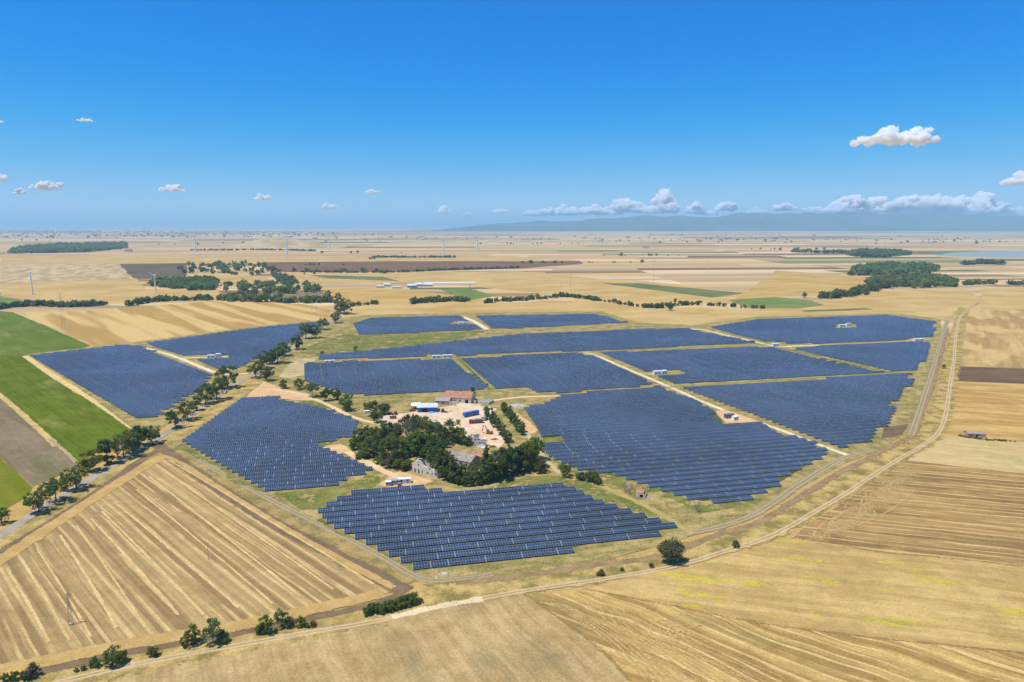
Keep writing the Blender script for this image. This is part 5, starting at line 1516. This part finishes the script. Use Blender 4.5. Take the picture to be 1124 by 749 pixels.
# ---- far farms and the town on the left horizon
def farm_house(px, py, wpx, hpx, wall, roof, label, dpx=None, rz=8, group='far farm buildings', cat='building'):
    p = P(px, py); k = mpp(p)
    L = wpx * k; hw = hpx * k * .6; hr = hpx * k * .4
    gable_house('farm_building', p + Vector((0, L * .25, 0)), R(rz), L, min(L * .6, 14), hw, hr, wall, roof, label, cat, group=group, detail=False)
farm_house(417, 316.5, 8, 3.5, M_WHITE, M_PALEROOF, 'white farm building at the left end of the far farm')
farm_house(424.5, 314.5, 7, 3.5, M_WHITE, M_SHEETROOF, 'pale farm shed behind the leftmost white far building')
farm_house(435, 316.8, 10, 2.4, M_WHITE, M_PALEROOF, 'low long white shed in the middle of the far farm')
farm_house(452, 316, 10, 4, M_GREYP, M_SHEETROOF, 'blue grey roofed barn of the far farm, left of three')
farm_house(460, 314.8, 9, 4.2, M_GREYP, M_SHEETROOF, 'blue grey roofed barn of the far farm, middle of three')
farm_house(470, 314.5, 9, 3.0, M_GREYP, M_SHEETROOF, 'lower blue grey barn of the far farm, right of three')
farm_house(237, 314.5, 9, 3.0, M_WHITE, M_PALEROOF, 'white house beside the bright green thicket')
farm_house(140, 276.5, 7, 3.2, M_WHITE, M_TILE, 'tile roofed farmhouse at the right end of the left wood')
farm_house(109, 274.8, 8, 2.6, M_WHITE, M_TILE, 'pale farmhouse in front of the left wood')
farm_house(243, 300, 9, 2.4, M_WHITE, M_TILE, 'pale farmhouse among the scattered trees')
farm_house(709, 273, 7, 2, M_WHITE, M_TILE, 'lone pale farmhouse far off right of the middle')
root = tag(empty('greenhouse', P(494, 312), R(2)), 'very long white polythene greenhouse beyond the far farm', 'greenhouse', 'far farm buildings')
k = mpp(P(494, 312)); Lg = 56 * k
mb = MB(); mb.prism([(math.cos(R(a)) * 7, max(-.1, math.sin(R(a)) * 4.6)) for a in range(0, 181, 15)], -Lg / 2, Lg / 2); mb.build('cover', solid('polythene', (.58, .57, .52, 1), .5, .3, var=.08), root)
mb = MB()
for i in range(60): mb.box(-Lg / 2 + Lg * i / 59, 0, 1.0, .25, 14.4, 2.0)
mb.build('frame', M_STEEL, root)
rr = random.Random(77)
t_w, t_r = MB(), MB()
def little(x, y, L, W, h, rz):
    t_w.box(x, y, h / 2, L, W, h, rz)
    m = Matrix.Translation((x, y, 0)) @ Matrix.Rotation(rz, 4, 'Z')
    t_r.prism([(-W * .55, h + .05), (W * .55, h + .05), (0, h + W * .28)], -L * .53, L * .53, m)
for i in range(380):
    px = rr.uniform(-20, 330) if rr.random() < .82 else rr.uniform(330, 1150)
    py = rr.gauss(254.5, 1.3) if px < 330 else rr.gauss(262, 2.5)
    if px < 330: py += (px / 330) * 2.5
    if py < 251: continue
    p = P(px, py)
    f = p.y / 9000
    little(p.x, p.y, rr.uniform(14, 46) * (.7 + f * .5), rr.uniform(9, 18) * (.7 + f * .4), rr.uniform(5, 16) * (.6 + f * .5), rr.uniform(-.6, .6))
tw_ = tag(t_w.build('distant_town', M_WHITE, fix=False), 'pale houses and blocks of the hazy town strung along the horizon', 'town', kind='stuff')
t_r.build('roofs', M_TILE, tw_, fix=False)

# ---------------------------------------------------------------- windrow loops and tyre marks on the stubble
m_wind = track_mat('straw_windrow', alb(230, 200, 146), alb(212, 182, 126), alpha_noise=.7, spread=.8, amax=.85)
m_wind_d = track_mat('flattened_stubble', alb(176, 146, 94), alb(160, 132, 86), alpha_noise=.9, spread=.9, amax=.5)
def windrows(name, lines, w, mat):
    mb = MB(); z = next_z()
    for i, ln in enumerate(lines): ribbon_into(mb, [ground(*q) for q in ln], w * rnd.uniform(.8, 1.25), z + i * .0015, 8, .3)
    LAYER[0] += len(lines) // 3
    o = mb.build(name, mat, fix=False)
    return tag(o, 'straw windrows and turning loops left by the harvester', 'windrows', kind='structure')
def loop(cx, cy, rx, ry, rot, a0=0, a1=360, n=14):
    out = []
    for i in range(n + 1):
        a = R(a0 + (a1 - a0) * i / n); x, y = math.cos(a) * rx, math.sin(a) * ry
        out.append((cx + x * math.cos(R(rot)) - y * math.sin(R(rot)), cy + x * math.sin(R(rot)) + y * math.cos(R(rot))))
    return out
L_ = []
for k in range(5): L_.append(loop(928 + k * 2, 572 - k * 3, 20 - k * 3.2, 8 - k * 1.3, -22))
for k in range(4): L_.append(loop(972, 545, 26 - k * 5, 9 - k * 1.8, -30, 30, 330))
for k in range(7): L_.append(loop(900 + k * 13 + rnd.uniform(-3, 3), 586 - k * 9.5 + rnd.uniform(-3, 3), rnd.uniform(9, 17), rnd.uniform(4, 7), -30 + rnd.uniform(-15, 15), rnd.uniform(0, 90), rnd.uniform(230, 340)))
L_ += [[(905, 585), (925, 580), (955, 572), (985, 555), (1005, 538)], [(900, 590), (940, 578), (975, 562), (1000, 545)], [(950, 540), (952, 552), (962, 566)], [(945, 546), (948, 556), (956, 570)]]
for k in range(4): L_.append(loop(735 + k * 5, 696, 22 - k * 5, 13 - k * 3, 20, 90, 300))
for k in range(4): L_.append([(780 - k * 8, 686 + k * 1.5), (764 - k * 8, 688 + k * 2), (756 - k * 7, 696 + k * 2), (764 - k * 6, 706 + k * 3), (800 - k * 4, 720 + k * 4), (860 - k * 6, 745 + k * 4)])
for k in range(6): L_.append([(632 + k * 10, 660 + k * 2), (660 + k * 12, 683 + k * 4), (700 + k * 14, 712 + k * 4), (750 + k * 16, 752 + k * 4)])
for k in range(5): L_.append([(592 + k * 6, 662 + k * .5), (610 + k * 6, 668 + k), (650 + k * 7, 692 + k), (690 + k * 8, 728 + k), (715 + k * 8, 756)])
path('headland', [(890, 594), (930, 573), (965, 548), (1002, 514)], 17, track_mat('trampled_straw', alb(212, 184, 132), alb(196, 166, 112), alpha_noise=.9, spread=1.0, amax=.5))
m_loop = track_mat('combed_straw', alb(216, 186, 130), alb(200, 170, 114), alpha_noise=.9, spread=1.0, amax=.62)
windrows('windrows', L_, 1.3, m_loop)
L2 = [[(640, 647), (689, 656), (766, 671.5), (850, 687), (963, 701), (1130, 718)], [(868, 591), (915, 597), (963, 606), (1040, 613), (1130, 623)], [(994, 508), (1060, 514), (1130, 522)], [(587, 660), (620, 684), (645, 702), (670, 724), (692, 748)]]
windrows('headland', L2, 1.6, m_wind_d)
TR = []
for a, b in (((8, 625), (54, 706)), ((22, 612), (76, 704)), ((40, 602), (100, 700)), ((66, 588), (128, 690)), ((84, 578), (160, 690)), ((100, 570), (196, 676)), ((112, 562), (224, 676)), ((126, 552), (262, 668)), ((150, 538), (300, 664)), ((164, 524), (330, 656)), ((172, 512), (366, 648)), ((186, 506), (410, 642))):
    m_ = ((a[0] + b[0]) / 2 + 2, (a[1] + b[1]) / 2 + 1)
    TR.append([a, ((a[0] * 3 + b[0]) / 4 + 1, (a[1] * 3 + b[1]) / 4), m_, ((a[0] + b[0] * 3) / 4 + 1, (a[1] + b[1] * 3) / 4), b])
m_head = track_mat('headland_stubble', alb(206, 174, 116), alb(190, 158, 100), alpha_noise=.35, spread=.4, amax=.9)
path('headland', [(-30, 636), (0, 616), (60, 576), (120, 537), (178, 501)], 9, m_head)
path('headland', [(176, 500), (200, 510), (250, 542), (320, 585), (432, 646)], 4, m_head)
path('headland', [(-40, 742), (20, 733), (140, 708), (270, 686), (420, 652)], 8, m_head)
windrows('windrows', TR, 1.5, m_wind)

# ---------------------------------------------------------------- clouds
def cloud_mat(size):
    t = NT('cloud_vapour')
    v = t.n('ShaderNodeVolumeScatter')
    v.inputs['Color'].default_value = (1, 1, 1, 1)
    v.inputs['Density'].default_value = 9.0 / size
    v.inputs['Anisotropy'].default_value = 0.0
    t.l(v.outputs[0], t.out.inputs['Volume'])
    return t.mat
M_CLOUDS = {}
def cloud(px, py, wpx, hpx, dist, label, seed, puffs=None):
    """cumulus: puffs joined by a voxel remesh, roughened, filled with scattering vapour"""
    rr = random.Random(seed)
    k = dist / FPX
    c = Vector(((px - 562) * k, dist, CAM_H + (247 - py) * k))
    W, Hh = wpx * k / 2, hpx * k
    bm = bmesh.new()
    n = puffs or max(9, int(wpx / hpx * 10))
    for i in range(n):
        a = -.95 + 1.9 * (i + rr.random()) / n
        env = (1 - a * a) ** .5 * (.45 + .55 * min(1, abs(noise.noise(Vector((a * 2.6, seed * 3.1, 0)))) * 2.2))
        r = Hh * rr.uniform(.20, .34) * (.45 + .55 * env)
        for q in range(2):
            z = rr.uniform(0, max(.02, env * Hh - r)) if q else r * .25
            m = Matrix.Translation((a * (W - r * .6), rr.gauss(0, .3) * min(W, Hh * 2), z + r * .35)) @ Matrix.Diagonal((1.25, 1.25, .8, 1))
            bmesh.ops.create_icosphere(bm, subdivisions=3, radius=r, matrix=m)
    me = bpy.data.meshes.new('cloud'); bm.to_mesh(me); bm.free()
    key = round(math.log2(Hh))
    if key not in M_CLOUDS: M_CLOUDS[key] = cloud_mat(2.0 ** key * .55)
    me.materials.append(M_CLOUDS[key])
    o = link('cloud', me); o.location = c
    md = o.modifiers.new('join', 'REMESH'); md.mode = 'VOXEL'; md.voxel_size = Hh / 26
    for sz, st in ((.34, .40), (.13, .26), (.055, .10)):
        tx = bpy.data.textures.new('billow', 'CLOUDS'); tx.noise_scale = Hh * sz; tx.noise_depth = 3
        d = o.modifiers.new('billow', 'DISPLACE'); d.texture = tx; d.strength = Hh * st; d.mid_level = .52; d.texture_coords = 'GLOBAL'
    return tag(o, label, 'cloud', 'clouds in the blue sky')
CL = [(970, 161, 84, 21, 26000, 'largest white cumulus cloud alone high in the sky on the right'), (1112, 203, 44, 17, 40000, 'pale cloud cut by the right edge above the cloud bank'),
      (62, 209, 28, 13, 40000, 'bright small white cloud on the left, near the edge'), (5, 200, 30, 13, 40000, 'white cloud cut by the left edge'), (34, 214, 12, 6, 40000, 'tiny white puff below the two left clouds'),
      (198, 211, 24, 8, 40000, 'flat white cloud above the left plain, second from the left pair'), (294, 220, 18, 7, 45000, 'small flat cloud above the tall wind turbine'), (365, 229, 17, 7, 45000, 'small faint cloud left of the middle, low over the plain'),
      (489, 235, 14, 13, 45000, 'small upright puff over the middle wind turbine'), (515, 238, 17, 6, 45000, 'flat wisp right of the upright puff'), (549, 234, 17, 9, 45000, 'round white puff just left of the mountain end'),
      (612, 236, 64, 13, 68000, 'long low cloud at the left end of the mountains'), (648, 235, 30, 15, 68000, 'lumpy low cloud right of the long low one'), (684, 232, 30, 24, 68000, 'tall white cloud tower over the left of the mountains'),
      (727, 233, 32, 25, 68000, 'second tall white cloud tower over the mountains'), (760, 234, 22, 13, 68000, 'small white cloud between tower and round cloud'), (792, 231, 24, 13, 68000, 'round white cloud over the middle of the mountains'),
      (855, 231, 26, 11, 68000, 'small white cloud left of the big bank'), (916, 235, 66, 19, 68000, 'left part of the big white cloud bank over the mountains'), (955, 234, 44, 28, 68000, 'rounded heap in the left middle of the cloud bank'),
      (1008, 236, 74, 38, 68000, 'highest heap of the white cloud bank on the right'), (1062, 236, 68, 26, 68000, 'right part of the big white cloud bank'), (1108, 238, 46, 12, 68000, 'thin pale cloud at the right end of the bank')]
CL += [(585, 237, 26, 8, 68000, 'thin low cloud at the very left end of the mountains'), (706, 234, 20, 16, 68000, 'cloud filling the gap between the two tall towers'), (668, 236, 26, 12, 68000, 'small cloud at the left foot of the first tower'),
       (775, 236, 20, 8, 68000, 'flat cloud left of the round cloud over the mountains'), (825, 235, 22, 8, 68000, 'thin flat cloud right of the round cloud'), (938, 228, 26, 16, 66000, 'bright puff on top of the left bank'),
       (985, 229, 30, 20, 66000, 'bright puff in the middle of the bank'), (1035, 229, 34, 22, 66000, 'bright puff right of the highest heap'), (1085, 234, 30, 14, 66000, 'bright puff near the right end of the bank'),
       (412, 213, 16, 5, 45000, 'faint tiny wisp left of the middle, higher than its neighbours'), (15, 140, 18, 4, 40000, 'thin wisp high on the left edge'), (112, 139, 14, 4, 40000, 'thin wisp high on the left, right of the edge wisp')]
for i, (px, py, w, h, d, lb) in enumerate(CL): cloud(px, py, w, h, d, lb, i + 30)

# ---------------------------------------------------------------- haze of the summer air
HAZE_TOP = max(v_.co.z for v_ in mountains.data.vertices) + 12.0
print('haze top', HAZE_TOP)
hv = NT('summer_haze')
pv = hv.n('ShaderNodeVolumePrincipled')
pv.inputs['Color'].default_value = (.40, .71, 1.0, 1)
pv.inputs['Density'].default_value = 8.0e-5
pv.inputs['Anisotropy'].default_value = 0.0
hv.l(pv.outputs[0], hv.out.inputs['Volume'])
mb = MB(); mb.box(0, 31500, (HAZE_TOP - 2) / 2, 150000, 64500, HAZE_TOP + 2)
tag(mb.build('haze', hv.mat), 'pale bluish summer haze over the whole plain', 'haze', kind='stuff')
